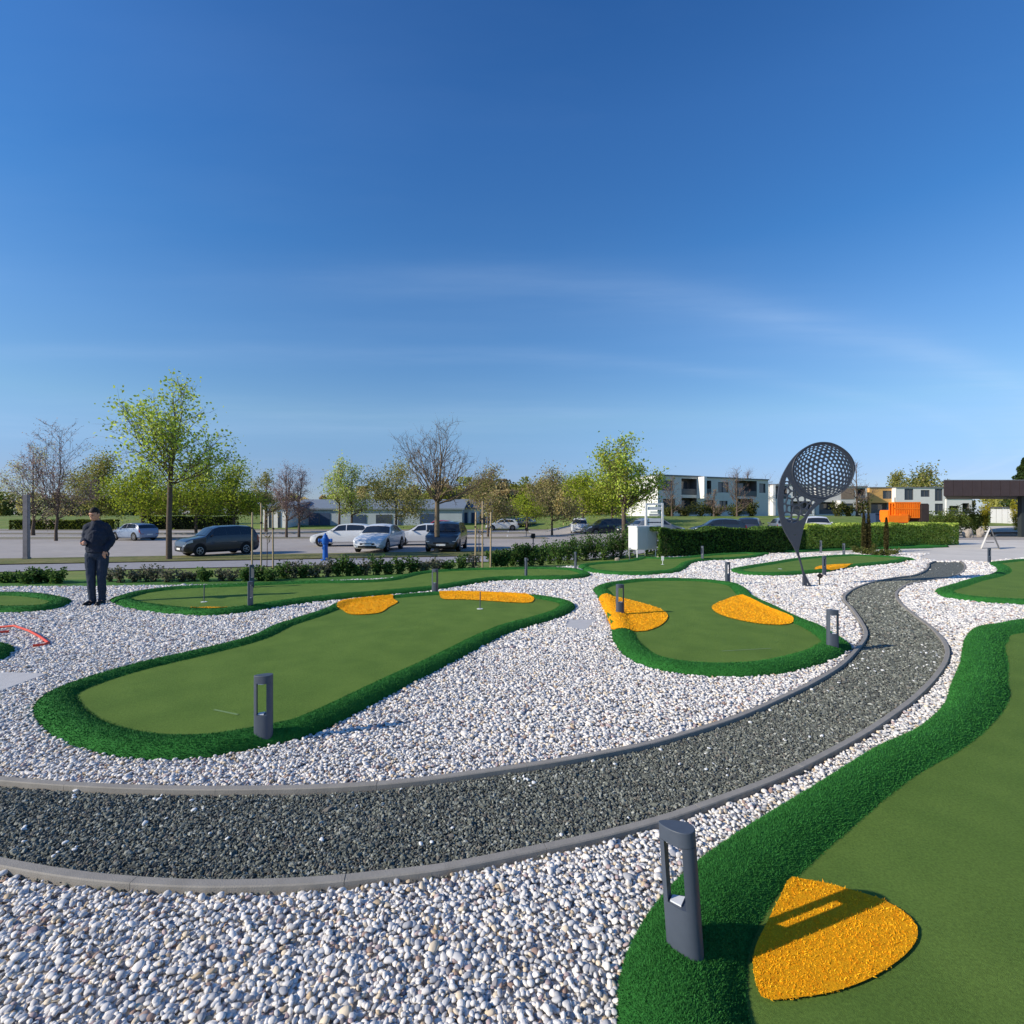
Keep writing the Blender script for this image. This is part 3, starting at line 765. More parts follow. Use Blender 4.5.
# keep pebbles off the edging stones
kd = (dist_to(KLw[::2]+normals2(KLw, False)[::2]*-.035, X, Y, False) > .045) & (dist_to(KRw[::2], X, Y, False) > .014)
X, Y, S = X[kd], Y[kd], S[kd]
n = len(X)
top = grng.random(n) < .36            # a looser top layer
Z = np.where(top, grng.uniform(.010, .018, n), grng.uniform(-.004, .005, n))*1.0
rot = np.c_[grng.normal(0, .24, n)+top*grng.normal(0, .15, n), grng.normal(0, .24, n), grng.uniform(0, 6.28, n)]
base = S*np.exp(grng.normal(0, .20, n))*np.where(grng.random(n) < .06, 1.35, 1)
scl = np.c_[base, base*grng.uniform(.85, 1.15, n), base*grng.uniform(.8, 1.2, n)]
pal = np.array([lin(c) for c in ((232,230,230),(222,222,224),(206,207,212),(186,189,197),(160,164,174),(216,204,186),(190,172,148),(176,160,164),(138,138,146),(112,110,116),(160,138,130))])
pr = np.array([.25,.22,.18,.12,.07,.05,.02,.035,.025,.012,.018]); pr /= pr.sum()
tint = pal[grng.choice(len(pal), n, p=pr)]*grng.uniform(.92, 1.08, (n, 1))*np.array([1., .955, .875])
# pebble shapes; their tones are mixed at random
pebs = [stone('pebble', i, d, 2, M['pebble']) for i, d in enumerate([(.037,.028,.019),(.034,.026,.021),(.040,.026,.018),(.031,.028,.02),(.036,.03,.016),(.03,.024,.022),(.042,.03,.02)])]
scatter('pebbles', np.c_[X, Y, Z], rot, scl, tint, pebs)
print('pebbles', n)
# chippings of the path
Xs, Ys, Ss = [], [], []
for y0, y1, s, k in [(1.8, 4.2, .0145, 1.), (4.2, 7, .021, 1.35), (7, 13, .032, 2.)]:
    lo, hi = PATH[:, 0].min(), PATH[:, 0].max()
    X, Y = hexgrid(max(lo, -y1*1.12-.5), min(hi, y1*1.12+.5), y0, y1, s)
    kk = inside(PB, X, Y); X, Y = X[kk], Y[kk]
    Xs.append(X); Ys.append(Y); Ss.append(np.full(len(X), k))
X, Y, S = map(np.concatenate, (Xs, Ys, Ss)); n = len(X)
kd = dist_to(KLw[::2], X, Y, False) > .01
X, Y, S = X[kd], Y[kd], S[kd]; n = len(X)
Z = grng.uniform(-.003, .006, n)
rot = np.c_[grng.normal(0, .5, n), grng.normal(0, .5, n), grng.uniform(0, 6.28, n)]
base = S*np.exp(grng.normal(0, .28, n))
scl = np.c_[base, base*grng.uniform(.7, 1.2, n), base*grng.uniform(.7, 1.2, n)]
pal = np.array([lin(c) for c in ((94,97,90),(110,113,104),(128,131,121),(78,80,77),(148,150,140),(118,113,104),(174,175,164))])
tint = pal[grng.choice(len(pal), n, p=[.24,.26,.18,.14,.09,.06,.03])]*grng.uniform(.85, 1.1, (n, 1))
chips = [stone('chipping', 40+i, d, 1, M['chip'], True) for i, d in enumerate([(.021,.014,.010),(.018,.015,.011),(.024,.013,.009),(.017,.016,.010),(.020,.017,.008)])]
scatter('path_chippings', np.c_[X, Y, Z], rot, scl, tint, chips)
print('chips', n)
# white pebbles kicked on to the path
SP = []
for px, py, k, sp in ((80,793,5,.06),(160,797,4,.05),(172,808,4,.07),(25,830,3,.05),(70,853,5,.06),(530,782,4,.06),(520,781,4,.03),(600,765,2,.05),(690,760,3,.1),(935,655,14,.13),(930,668,10,.12),(862,668,12,.12),(850,655,6,.08),(420,845,3,.1),(300,870,2,.1),(660,742,2,.2),(760,700,5,.3),(810,745,4,.2)):
    c = g(px, py); 
    for _ in range(k): SP.append((c[0]+grng.normal(0, sp), c[1]+grng.normal(0, sp), .009))
for _ in range(70):
    i = grng.integers(0, len(KLw)); j = min(int(i*len(KRw)/len(KLw)), len(KRw)-1); t = grng.random()
    p = KLw[i]*(1-t)+KRw[j]*t; SP.append((p[0], p[1], .008))
SP = np.array(SP); kk = inside(PB, SP[:, 0], SP[:, 1]); SP = SP[kk]; n = len(SP)
pebs2 = [stone('pebble', 70+i, (.032,.024,.016), 2, M['pebble']) for i in range(3)]
scatter('stray_pebbles', SP, np.c_[grng.normal(0,.3,n), grng.normal(0,.3,n), grng.uniform(0,6,n)], grng.uniform(.5, 1.15, (n,1))*np.ones((1,3)), np.tile(lin((222,222,220)), (n,1)), pebs2)
# concrete slabs and the red hose
for i, (sl, lab) in enumerate(zip(SLABS, ('pale concrete slab in the pebbles at the left edge, below the red hose', 'small pale concrete slab in the pebbles between the two nearest middle greens'))):
    m = MB(); m.prism(sl[::-1] if area2(np.array(sl)) < 0 else sl, -.05, .022 if i == 0 else .012)
    tag(m.build('concrete_slab', M['slab'], bevel=.004), lab, 'slab')
M['hose'] = mk('red_hose', srgb(206, 72, 52), .55, .1, 8.)
hp = [(-60, 640, .02), (-20, 631, .03), (0, 628, .06), (14, 626.5, .08), (29, 631.5, .06), (40, 637.5, .03), (48.5, 643.5, .02), (44, 645.5, .02), (33, 646.5, .02)]
W = [(*g(a, b, z), z+.012) for a, b, z in hp]
m = MB(); m.tube(W, .016, 8); m.tube([(*g(-30, 636, .02), .03), (*g(-5, 633.5, .02), .03), (*g(9, 632, .02), .03)], .016, 8)
tag(m.build('garden_hose', M['hose'], smooth=60), 'red hose lying in a loop on the pebbles at the left edge', 'hose')
# ------------------------------------------------------------------ trees and shrubs
M['leaf'] = mk('leaf', (1,1,1,1), .7, .1, 3., attr='tint', trans=.45, spec=.15)
M['bark'] = mk('bark', srgb(92, 80, 70), .95, .3, 10., .5, 30)
M['bark2'] = mk('pale_bark', srgb(116, 101, 82), .95, .25, 10., .5, 30)
M['twig'] = mk('twig_bark', srgb(92, 82, 78), .95, .2, 4.)
M['twig_mauve'] = mk('mauve_twig_bark', srgb(118, 98, 98), .95, .2, 4.)

def leafquads(C, size, cols, rng, flat=.0, asp=.7):
    n = len(C)
    a = rng.normal(0, 1, (n, 3)); a /= np.linalg.norm(a, axis=1, keepdims=True)
    b = rng.normal(0, 1, (n, 3)); b -= a*(a*b).sum(1, keepdims=True); b /= np.linalg.norm(b, axis=1, keepdims=True)
    s = (size*rng.uniform(.6, 1.3, n))[:, None]*.5
    k = np.cross(a, b)*s*.25
    V = np.stack([C-a*s, C+b*s*asp+k, C+a*s, C-b*s*asp+k], 1).reshape(-1, 3)
    i = np.arange(n)[:, None]*4
    Fq = i+np.array([[0,1,2,3]])
    return V, Fq, np.repeat(cols, 4, 0)

def grow(H, clear, rx, rz0, limbs, subs, twigs, seed, trunk_r, lean=0., up=.55, twig_len=.5, vase=0):
    """branch skeleton filling an egg-shaped crown; returns trunk/limb tubes, twig segments"""
    rng = random.Random(seed)
    cz = (H+clear*.92)/2; hz = (H-clear*.92)/2
    def shell(f=1.):
        while True:
            v = Vector((rng.uniform(-1, 1), rng.uniform(-1, 1), rng.uniform(-1, 1)))
            if .15 < v.length < 1: break
        v.normalize()
        wd = 1-.22*max(0, v.z)
        return Vector((v.x*rx*f*wd, v.y*rx*f*wd, cz+v.z*hz*f))
    tubes = []; tw = []
    tr = [Vector((0, 0, -.1)), Vector((.02*H*lean*.3, 0, clear*.5)), Vector((lean*.04*H, .01*H, clear)), Vector((lean*.06*H, 0, clear+(H-clear)*.35)), Vector((lean*.07*H+rng.uniform(-.03, .03)*H, .02*H, clear+(H-clear)*.7)), Vector((lean*.08*H, 0, H*.97))]
    rr = [trunk_r*1.25, trunk_r, trunk_r*.86, trunk_r*.55, trunk_r*.3, trunk_r*.06]
    if vase:
        tr = tr[:3]+[Vector((.02*H, 0, clear+(H-clear)*.22)), Vector((.03*H, .01*H, clear+(H-clear)*.55)), Vector((.01*H, .02*H, H*.93))]
        rr = [trunk_r*1.2, trunk_r, trunk_r*.9, trunk_r*.5, trunk_r*.28, trunk_r*.05]
    tubes.append((tr, rr, 8))
    def trunk_pt(z):
        for i in range(len(tr)-1):
            if tr[i].z <= z <= tr[i+1].z:
                t = (z-tr[i].z)/(tr[i+1].z-tr[i].z); return tr[i].lerp(tr[i+1], t), rr[i]*(1-t)+rr[i+1]*t
        return tr[-1], rr[-1]
    def curve(a, b, bend, k):
        mid = a.lerp(b, .5)+Vector((0, 0, -bend))
        out = []
        for i in range(k+1):
            t = i/k
            p = a*(1-t)**2+mid*2*t*(1-t)+b*t*t
            if 0 < i < k: p = p+Vector((rng.gauss(0, 1), rng.gauss(0, 1), rng.gauss(0, 1)))*(b-a).length*.022
            out.append(p)
        return out
    def along(c, t):
        x = t*(len(c)-1); i = min(int(x), len(c)-2); return c[i].lerp(c[i+1], x-i)
    for i in range(limbs):
        h = (.30 if vase else .10)+(.70 if vase else .90)*((i*.618+.13) % 1.0)
        ang = i*2.399+rng.uniform(-.4, .4)
        env = min(1, .62+h*1.3)*(1-max(0, h-.38)/.62*.62)*(1 if h < .9 else .6)
        rad = rx*env*rng.uniform(.82, 1.08)
        b = Vector((math.cos(ang)*rad, math.sin(ang)*rad, clear*.92+(H-clear*.92)*h))
        z0 = clear*.96+max(0, b.z-clear*.96-rad*up)*(rng.uniform(.0, .30) if vase else rng.uniform(.3, .85))
        z0 = min(max(z0, clear*.95), H*.8)
        a, ra = trunk_pt(z0)
        r0 = min(ra*.75, trunk_r*(.36 if vase else .5))*rng.uniform(.75, 1)
        c = curve(a, b, (b-a).length*rng.uniform(.05, .17)*(1 if b.z > a.z+.3 else -.6), 6)
        tubes.append((c, [r0*(1-.88*j/6) for j in range(7)], 5))
        for s in range(subs):
            t = .22+.76*(s+rng.random())/subs
            p = along(c, t); ln = (b-a).length*(.22+.38*(1-t))*rng.uniform(.7, 1.25)
            d = (c[-1]-c[0]).normalized()
            q = Vector((rng.gauss(0, 1), rng.gauss(0, 1), rng.gauss(.45, .7))); q.normalize()
            e = p+(d*.5+q*.85).normalized()*ln
            e.z = min(e.z, H)
            rl = math.hypot(e.x, e.y)
            if rl > rx*1.03: e.x *= rx*1.03/rl; e.y *= rx*1.03/rl
            cc = curve(p, e, -ln*.08, 3)
            rs = r0*(1-.85*t)*.55+.004
            tubes.append((cc, [rs, rs*.75, rs*.5, rs*.25], 4))
            for k in range(twigs):
                tt = .15+.85*(k+rng.random())/twigs
                p2 = along(cc, tt); q = Vector((rng.gauss(0, 1), rng.gauss(0, 1), rng.gauss(.5, .8))); q.normalize()
                e2 = p2+((e-p).normalized()*.45+q*.8).normalized()*twig_len*rng.uniform(.5, 1.2)
                tw.append((p2, e2))
    for k in range(twigs*2):
        z = H*(.75+.22*rng.random()); p2, _ = trunk_pt(z); q = Vector((rng.gauss(0, .7), rng.gauss(0, .7), .8)); q.normalize()
        tw.append((p2, p2+q*twig_len))
    return tubes, tw
LABELS_TREE = {}
def tree(name, label, px, Y, top, wpx, clear_px, leaves=0, lsize=.12, cols=((120,150,50),), limbs=12, subs=6, twigs=5, seed=1, trunk_px=None,
         bark='bark', twigm='twig', twig_r=.008, group=None, base=None, up=.55, twig_len=None, z=None, stems=1, cluster=.10, lean=0., cat='tree', X=None, vase=0):
    x = at(px, Y) if X is None else X
    z0 = tz(x, Y) if z is None else z
    H = zy(top, Y)-z0; clear = max(.3, zy(clear_px, Y)-z0); rx = wpx/2/F*Y
    t = thing(name, label, cat, (x, Y, z0-.02), 0, group)
    tr = (trunk_px/2/F*Y) if trunk_px else H*.014
    tubes, tw = [], []
    for si in range(stems):
        a, b = grow(H*(1-.08*si), clear, rx*(1 if stems == 1 else .8), 0, limbs, subs, twigs, seed+si*17, tr, up=up, twig_len=twig_len or rx*.28, lean=lean, vase=vase)
        o = Vector(((si-(stems-1)/2)*rx*.5, si*.3, 0))
        tubes += [([p+o for p in c], r, n) for c, r, n in a]; tw += [(p+o, q+o) for p, q in b]
    m = MB()
    for c, r, n in tubes: m.tube(c, r, n, cap=False)
    m.build('trunk', M[bark], t, smooth=60)
    rng = np.random.default_rng(seed+100)
    A = np.array([p for p, q in tw]); B = np.array([q for p, q in tw]); n = len(A)
    # twigs as thin three-sided spikes
    d = B-A; s1 = np.cross(d, [0.3, .5, .8]); s1 /= (np.linalg.norm(s1, axis=1, keepdims=True)+1e-9); s2 = np.cross(d, s1); s2 /= (np.linalg.norm(s2, axis=1, keepdims=True)+1e-9)
    r = twig_r
    V = np.stack([A+s1*r, A-s1*r*.5+s2*r*.87, A-s1*r*.5-s2*r*.87, B], 1).reshape(-1, 3)
    i = np.arange(n)[:, None]*4
    Ft = np.concatenate([i+[[0,1,3]], i+[[1,2,3]], i+[[2,0,3]]])
    tint = np.ones((len(V), 3)); mi = np.zeros(len(Ft))
    if leaves:
        k = rng.integers(0, n, leaves); u = rng.random((leaves, 1))**.7
        C = A[k]+(B[k]-A[k])*u*1.08+rng.normal(0, cluster, (leaves, 3))*rx*.25
        pc = np.array([lin(c) for c in cols])
        # each twig keeps to one of the leaf colours, so clumps differ
        ci = rng.integers(0, len(pc), n)[k]; mixr = rng.random(leaves) < .3
        ci[mixr] = rng.integers(0, len(pc), mixr.sum())
        cc = pc[ci]*rng.uniform(.75, 1.2, (leaves, 1))
        Vl, Fl, Cl = leafquads(C, lsize, cc, rng)
        Fl = np.concatenate([Fl[:, [0,1,2]], Fl[:, [0,2,3]]])+len(V)
        V = np.concatenate([V, Vl]); Ft = np.concatenate([Ft, Fl]); tint = np.concatenate([tint, Cl]); mi = np.r_[mi, np.ones(len(Fl))]
    fast_mesh('crown', V, Ft, [M[twigm], M['leaf']], t, tint, mi)
    return t
LIME = ((186,205,81),(163,188,71),(209,221,106),(146,167,71)); YEL = ((166,178,54),(148,164,48),(184,194,72),(126,146,46))
OLIVE = ((153,156,81),(167,163,95),(135,139,71),(177,167,109)); PALE = ((200,205,142),(181,188,125),(214,214,160))
BROWN = ((167,146,109),(149,135,97),(181,163,121)); MAUVE = ((170,146,135),(149,130,121),(186,165,151))
# the three trees on the verge
tree('young_maple', 'tall lime leaved tree on the verge between the silver and dark blue cars', 169, 23.6, 381, 112, 482, 4000, .145, LIME, 17, 9, 6, 7, 4.8, vase=1, up=.5, twig_len=.6, cluster=.28)
tree('bare_tree', 'bare spreading tree with a pale trunk in front of the black van', 437, 27.9, 419, 122, 502, 900, .05, BROWN, 21, 10, 5, 13, 5, 'bark2', vase=1, up=.6, twig_r=.009, twig_len=.55, cluster=.1)
tree('young_maple', 'half leafed tree on the verge behind the white cabinet', 624, 31., 437, 74, 508, 5600, .15, LIME+((150,150,40),), 17, 9, 6, 24, 4.4, vase=1, up=.5, twig_len=.6, cluster=.3)
# trees among the bays
tree('bare_tree', 'tall bare mauve tree standing in the bays behind the grey post', 56, 39.8, 423, 66, 520, 2600, .09, MAUVE, 17, 9, 6, 6, 2.6, vase=1, twigm='twig_mauve', twig_r=.012, up=.8)
tree('sparse_tree', 'thin tree with pale new leaves at the far left of the car park', 33, 50, 444, 58, 522, 4200, .13, PALE+MAUVE, 13, 7, 5, 8, 3, up=.7, cluster=.3)
tree('round_tree', 'round dense olive tree behind the standing person', 99, 74, 458, 52, 512, 9000, .26, OLIVE, 14, 8, 6, 31, 2.5, up=.5, cluster=.8)
AV = 'bright yellow green trees beyond the parked cars'
tree('avenue_tree', 'bright yellow green tree above the silver car', 142, 52, 469, 66, 514, 6500, .20, YEL, 13, 8, 5, 41, 2.5, group=AV, up=.35, cluster=.7)
tree('avenue_tree', 'bright yellow green tree just right of the tall young tree trunk', 196, 54, 467, 74, 514, 7500, .20, YEL, 13, 8, 5, 42, 2.5, group=AV, up=.35, cluster=.7)
tree('avenue_tree', 'bright yellow green tree above the rear of the dark blue car', 234, 56, 466, 56, 514, 5600, .20, YEL, 13, 8, 5, 43, 2.5, group=AV, up=.35, cluster=.7)
tree('thin_tree', 'slender olive tree beside the small white shed', 266, 60, 473, 38, 512, 2600, .18, OLIVE, 11, 7, 5, 44, 3, up=.7, cluster=.4)
tree('bare_tree', 'dark bare twin trunk tree on an island left of the white hatchback', 292, 43, 465, 44, 520, 4600, .08, MAUVE, 13, 8, 6, 45, 2.5, twigm='twig_mauve', twig_r=.014, stems=2, up=.8, cluster=.5)
tree('twin_tree', 'pale lime tree with two trunks above the white hatchback', 345, 55, 462, 46, 514, 5200, .18, LIME+PALE, 12, 8, 5, 46, 2.5, stems=2, up=.7, cluster=.5)
tree('round_tree', 'broad olive tree above the white saloon cars', 396, 58, 468, 66, 516, 7800, .19, OLIVE, 13, 8, 5, 47, 2.5, up=.45, cluster=.7)
tree('round_tree', 'olive brown tree behind the three stakes', 488, 47, 472, 54, 520, 5200, .16, OLIVE+BROWN, 13, 8, 5, 48, 2.0, up=.5, cluster=.6)
tree('round_tree', 'tall brownish tree with a thin trunk left of the white van', 552, 50, 472, 58, 520, 5200, .17, OLIVE+BROWN, 13, 8, 5, 49, 2.0, up=.6, cluster=.6)
tree('avenue_tree', 'small low yellow green tree over the far dark cars', 527, 62, 494, 40, 518, 3200, .18, YEL, 11, 7, 5, 50, 2.0, group=AV, up=.3, cluster=.6)
tree('avenue_tree', 'yellow green tree above the white van', 583, 58, 476, 50, 512, 5200, .19, YEL, 12, 8, 5, 51, 2.0, group=AV, up=.4, cluster=.7)
tree('avenue_tree', 'yellow green tree above the black off-roader', 612, 56, 472, 52, 514, 5200, .18, YEL, 12, 8, 5, 58, 2.0, group=AV, up=.4, cluster=.7)
# bare garden trees before and behind the houses
GT = 'bare trees in the gardens of the houses'
for px, Y, top, w_, cl, lab, sd in ((672, 70, 477, 26, 512, 'small bare tree before the shaded end of the white house', 61), (714, 68, 490, 24, 514, 'lowest bare tree on the lawn before the terraced house', 62),
        (737, 66, 468, 34, 512, 'broad bare tree before the brown recess of the terraced house', 63), (857, 72, 462, 36, 508, 'thin bare tree before the ochre house wall', 64), (748, 105, 470, 60, 490, 'bare tree tops rising behind the terraced house roof', 65)):
    tree('garden_tree', lab, px, Y, top, w_, cl, 500, .10, BROWN, 12, 6, 5, sd, 2.2, twigm='twig_mauve', twig_r=.016, group=GT, up=.8)
tree('round_tree', 'small round tree behind the roof between ochre and white houses', 900, 140, 473, 22, 504, 2600, .5, OLIVE, 10, 6, 4, 71, 3, up=.5, cluster=.8)
tree('round_tree', 'wide round tree behind the roof of the white house', 928, 150, 472, 38, 504, 4200, .6, OLIVE+((90,100,50),), 11, 7, 4, 72, 3, up=.5, cluster=.9)
# conifer at the right edge behind the canopy
def conifer(px, Y, top, wpx, lab, cols, nm='conifer', n=4000, ls=.3):
    x = at(px, Y); z0 = tz(x, Y); H = zy(top, Y)-z0; r0 = wpx/2/F*Y
    t = thing(nm, lab, 'tree', (x, Y, z0-.02)); rng = np.random.default_rng(int(px))
    m = MB(); m.tube([(0,0,0), (0,0,H*.9)], [H*.02, .01], 6); m.build('trunk', M['bark'], t)
    u = rng.random(n)**.75; rr = r0*(1-u)**.8*np.sqrt(rng.random(n))*(1+.25*np.sin(u*40)); a = rng.random(n)*6.283
    C = np.c_[rr*np.cos(a), rr*np.sin(a), .06*H+u*H*.94]
    pc = np.array([lin(c) for c in cols]); V, Fq, Cc = leafquads(C, ls, pc[rng.integers(0, len(pc), n)]*rng.uniform(.7, 1.2, (n, 1)), rng)
    fast_mesh('crown', V, Fq, M['leaf'], t, Cc)
conifer(1024, 62, 458, 34, 'dark green conifer rising behind the canopy at the right edge', ((62,84,44),(80,100,50),(52,70,40)))
CYP = 'slim brownish cypresses in the planted clump'
for px, top, w_, lab in ((863.8, 511, 4.6, 'left one of the two slim cypresses that touch'), (868.5, 512, 4.6, 'right one of the two slim cypresses that touch'), (886.3, 516.5, 4.6, 'single slim cypress standing a little right of the pair')):
    x, y = g(px, 552, 0); H = zy(top, y); rng = np.random.default_rng(int(px*7)); n = 1500
    t = thing('slim_cypress', lab, 'tree', (x, y, -.02), 0, CYP); r0 = w_/2/F*y
    m = MB(); m.tube([(0,0,0), (0,0,H*.9)], [.03, .008], 6); m.build('trunk', M['bark'], t)
    u = rng.random(n); rr = r0*np.minimum(1, (1-u)*2.2)**.6*(.6+.4*np.minimum(1, u*6))*np.sqrt(rng.random(n)); a = rng.random(n)*6.283
    C = np.c_[rr*np.cos(a), rr*np.sin(a), .04+u*H*.96]; pc = np.array([lin(c) for c in ((78,74,42),(94,86,50),(62,62,36))])
    V, Fq, Cc = leafquads(C, .07, pc[rng.integers(0, 3, n)], rng); fast_mesh('crown', V, Fq, M['leaf'], t, Cc)

# far wood: one mass of spring trees beyond the car park
def wood(name, spans, n, seed):
    rng = np.random.default_rng(seed); Cs, Cc, TR = [], [], MB()
    pc = np.array([lin(c) for c in OLIVE+BROWN+((120,120,56),(130,128,74),(96,96,70),(126,112,92))])
    for x0, x1, Y, top, k in spans:
        for i in range(k):
            px = x0+(x1-x0)*(i+rng.random())/k; Yy = Y*rng.uniform(.93, 1.1); x = at(px, Yy); z0 = tz(x, Yy)
            H = (zy(top, Yy)-z0)*rng.uniform(.72, 1.03); r = H*rng.uniform(.28, .42)
            nn = int(n); v = rng.normal(0, 1, (nn, 3)); v /= np.linalg.norm(v, axis=1, keepdims=True)
            rad = rng.random((nn, 1))**.4
            # several lobes per crown
            lob = rng.normal(0, .42, (7, 3)); li = rng.integers(0, 7, nn)
            P = (v*rad*.6+lob[li])*np.array([r, r, H*.40])+np.array([x, Yy, z0+H*.54]); lo_ = rng.random(nn) < .22; P[lo_, 2] = z0+rng.random(lo_.sum())*H*.35
            P[:, 2] = np.clip(P[:, 2], z0+.4, z0+H)
            base = pc[rng.integers(0, len(pc))]
            Cs.append(P); Cc.append(base*rng.uniform(.7, 1.25, (nn, 1)))
            TR.tube([(x, Yy, z0-.2), (x+.2, Yy, z0+H*.75)], [H*.016, H*.006], 5, cap=False)
    C = np.concatenate(Cs); cc = np.concatenate(Cc)
    V, Fq, Ct = leafquads(C, .72, cc*np.array([1.25, 1.3, 1.15]), rng)
    o = fast_mesh(name, V, Fq, M['leaf'], None, Ct); o['kind'] = 'stuff'
    TR.v and TR.build('wood_trunks', M['bark'], o)
wood('far_wood', [(-60, 110, 125, 492, 14), (100, 270, 130, 486, 12), (270, 330, 140, 492, 5), (330, 470, 150, 483, 15), (440, 640, 125, 476, 22), (480, 600, 108, 480, 11), (600, 680, 150, 488, 6), (940, 1100, 160, 489, 8)], 1400, 9)

# ------------------------------------------------------------------ hedge, shrubs
def hedge(name, label, A, B, width, H, n, cols, ls, seed, cat='hedge', z=None, core=(34,40,24), bumps=.06):
    A = Vector(A); B = Vector(B); d = (B-A); L_ = d.length; d.normalize(); nrm = Vector((-d.y, d.x)); rng = np.random.default_rng(seed)
    z0 = tz(A.x, A.y) if z is None else z
    mid = (A+B)/2
    t = thing(name, label, cat, (mid.x, mid.y, z0))
    m = MB(); m.bbox((0, 0, H*.5-.02), (L_-1.1, width-.24, H-.16), .06, rz=math.atan2(d.y, d.x)); m.build('inner_twigs', mk('hedge_inner_'+str(seed), srgb(*core), .95, .4, 6.), t)
    u = rng.uniform(-.5, .5, n); face = rng.random(n); v = rng.uniform(-.5, .5, n); h = rng.random(n)
    # leaves sit mostly in the outer skin
    top = face < .35; fr = (face >= .35) & (face < .8); bk = face >= .8
    h = np.where(top, 1-np.abs(rng.normal(0, .05, n)), h); v = np.where(fr, -.5+np.abs(rng.normal(0, .07, n)), np.where(bk, .5-np.abs(rng.normal(0, .07, n)), v))
    ends = rng.random(n) < .08; u = np.where(ends, np.sign(u)*(.5-np.abs(rng.normal(0, .1, n))/L_), u)
    wv = bumps*np.sin(u*L_*1.9+seed)+bumps*.6*np.sin(u*L_*4.3)
    C = np.c_[d.x*u*L_+nrm.x*v*width, d.y*u*L_+nrm.y*v*width, h*(H+wv)]
    pc = np.array([lin(c) for c in cols]); cc = pc[rng.integers(0, len(pc), n)]*rng.uniform(.7, 1.3, (n, 1))
    V, Fq, Ct = leafquads(C, ls, cc, rng); fast_mesh('foliage', V, Fq, M['leaf'], t, Ct)
    return t
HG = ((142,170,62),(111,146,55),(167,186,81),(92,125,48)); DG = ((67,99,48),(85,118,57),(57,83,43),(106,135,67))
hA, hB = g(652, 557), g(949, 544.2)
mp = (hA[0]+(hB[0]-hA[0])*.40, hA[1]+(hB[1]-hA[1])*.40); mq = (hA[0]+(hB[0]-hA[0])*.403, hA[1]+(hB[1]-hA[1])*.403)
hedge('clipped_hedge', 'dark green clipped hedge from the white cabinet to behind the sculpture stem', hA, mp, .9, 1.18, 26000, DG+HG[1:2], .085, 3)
hedge('clipped_hedge', 'bright sun-tinted yellow green clipped hedge from the sculpture stem to the paved square', mq, hB, .92, 1.18, 30000, ((196,212,96),(166,190,80),(208,220,116),(128,156,64)), .095, 13, core=(52,62,30))  # sunlight on this half is put into its brighter leaf and core colours
hedge('low_hedge', 'low sunlit hedge along the back of the car park, left of the person', (at(14, 66), 66), (at(116, 68), 68), 1.6, 1.3, 6000, ((120,128,48),(98,112,42),(78,92,38)), .22, 4)
hedge('dark_hedge', 'dark evergreen hedge behind the dark blue car', (at(146, 67), 67), (at(236, 68), 68), 1.6, 1.75, 6000, ((30,46,26),(40,56,30),(26,38,24)), .22, 5)
def shrub(label, px, py, hpx, wpx, n, cols, ls, seed, group=None, name='shrub', z=None, stems=8, Y=None):
    x, y = g(px, py, 0 if z is None else z) if Y is None else (at(px, Y), Y); z0 = tz(x, y) if z is None else z
    if z is None and Y is None:
        for _ in range(6): x, y = g(px, py, z0); z0 = tz(x, y)
    H = hpx/F*y; r = wpx/2/F*y; rng = np.random.default_rng(seed); rg = random.Random(seed)
    t = thing(name, label, 'shrub', (x, y, z0-.01), 0, group)
    m = MB()
    tips = []
    for i in range(stems):
        a = i*2.4; e = Vector((math.cos(a)*r*rg.uniform(.3, .85), math.sin(a)*r*rg.uniform(.3, .8), H*rg.uniform(.55, 1.)))
        m.tube([(0,0,0), e*.5+Vector((0,0,H*.1)), e], [.008, .006, .003], 3, cap=False); tips.append(e)
    m.build('stems', M['bark'], t)
    tips = np.array(tips); k = rng.integers(0, len(tips), n)
    f = rng.random((n, 1))**.6
    C = tips[k]*f+rng.normal(0, .17, (n, 3))*np.array([r, r, H*.7]); C[:, 2] = np.clip(C[:, 2], .01, H*1.08)
    pc = np.array([lin(c) for c in cols]); cc = pc[rng.integers(0, len(pc), n)]*rng.uniform(.7, 1.3, (n, 1))
    V, Fq, Ct = leafquads(C, ls, cc, rng); fast_mesh('foliage', V, Fq, M['leaf'], t, Ct)
SH1 = 'low dark shrubs of the planting row'; L1 = 'low leafy shrub in the planting row behind the very long back green'
rs = random.Random(4)
GREY = ((96,104,84),(118,118,100),(80,90,70),(132,124,108))
for i, px in enumerate([4, 16, 27, 38, 49, 57, 110, 120, 134, 146, 155, 168, 182, 193, 204, 222, 232, 246, 260, 270]):
    dk = px < 60 or rs.random() < .45
    shrub('dark low shrub in the planting row left of the person' if px < 60 else L1, px, 583.5-px*.008+rs.uniform(-1, .6), rs.uniform(11, 17), rs.uniform(16, 25), 520 if dk else 240, DG if dk else GREY, .065, 200+i, SH1 if px >= 60 else 'dark low shrubs left of the person')
for i, px in enumerate([283, 294, 305, 316, 328, 338, 348, 358, 366, 377, 388, 400, 412, 424, 436, 448, 462, 474]):
    dk = rs.random() < .6
    y0 = 578.5-(px-283)*.042
    shrub(L1, px, y0, rs.uniform(12, 20), rs.uniform(17, 25), 560 if dk else 320, DG if dk else GREY, .07, 300+i, SH1)
L2 = 'taller dark shrub in the thicket between the three stakes and the white cabinet'
for i, px in enumerate([494, 503, 512, 521, 531, 541, 550, 559, 568, 577, 586, 595, 604, 613, 621, 630]):
    y0 = 567-(px-494)*.068; t_ = (px-494)/136
    shrub(L2, px, y0+rs.uniform(-1, 1), rs.uniform(14, 18)+14*t_, rs.uniform(17, 23), 1000, DG, .08, 400+i, 'taller dark shrubs of the thicket', stems=11)
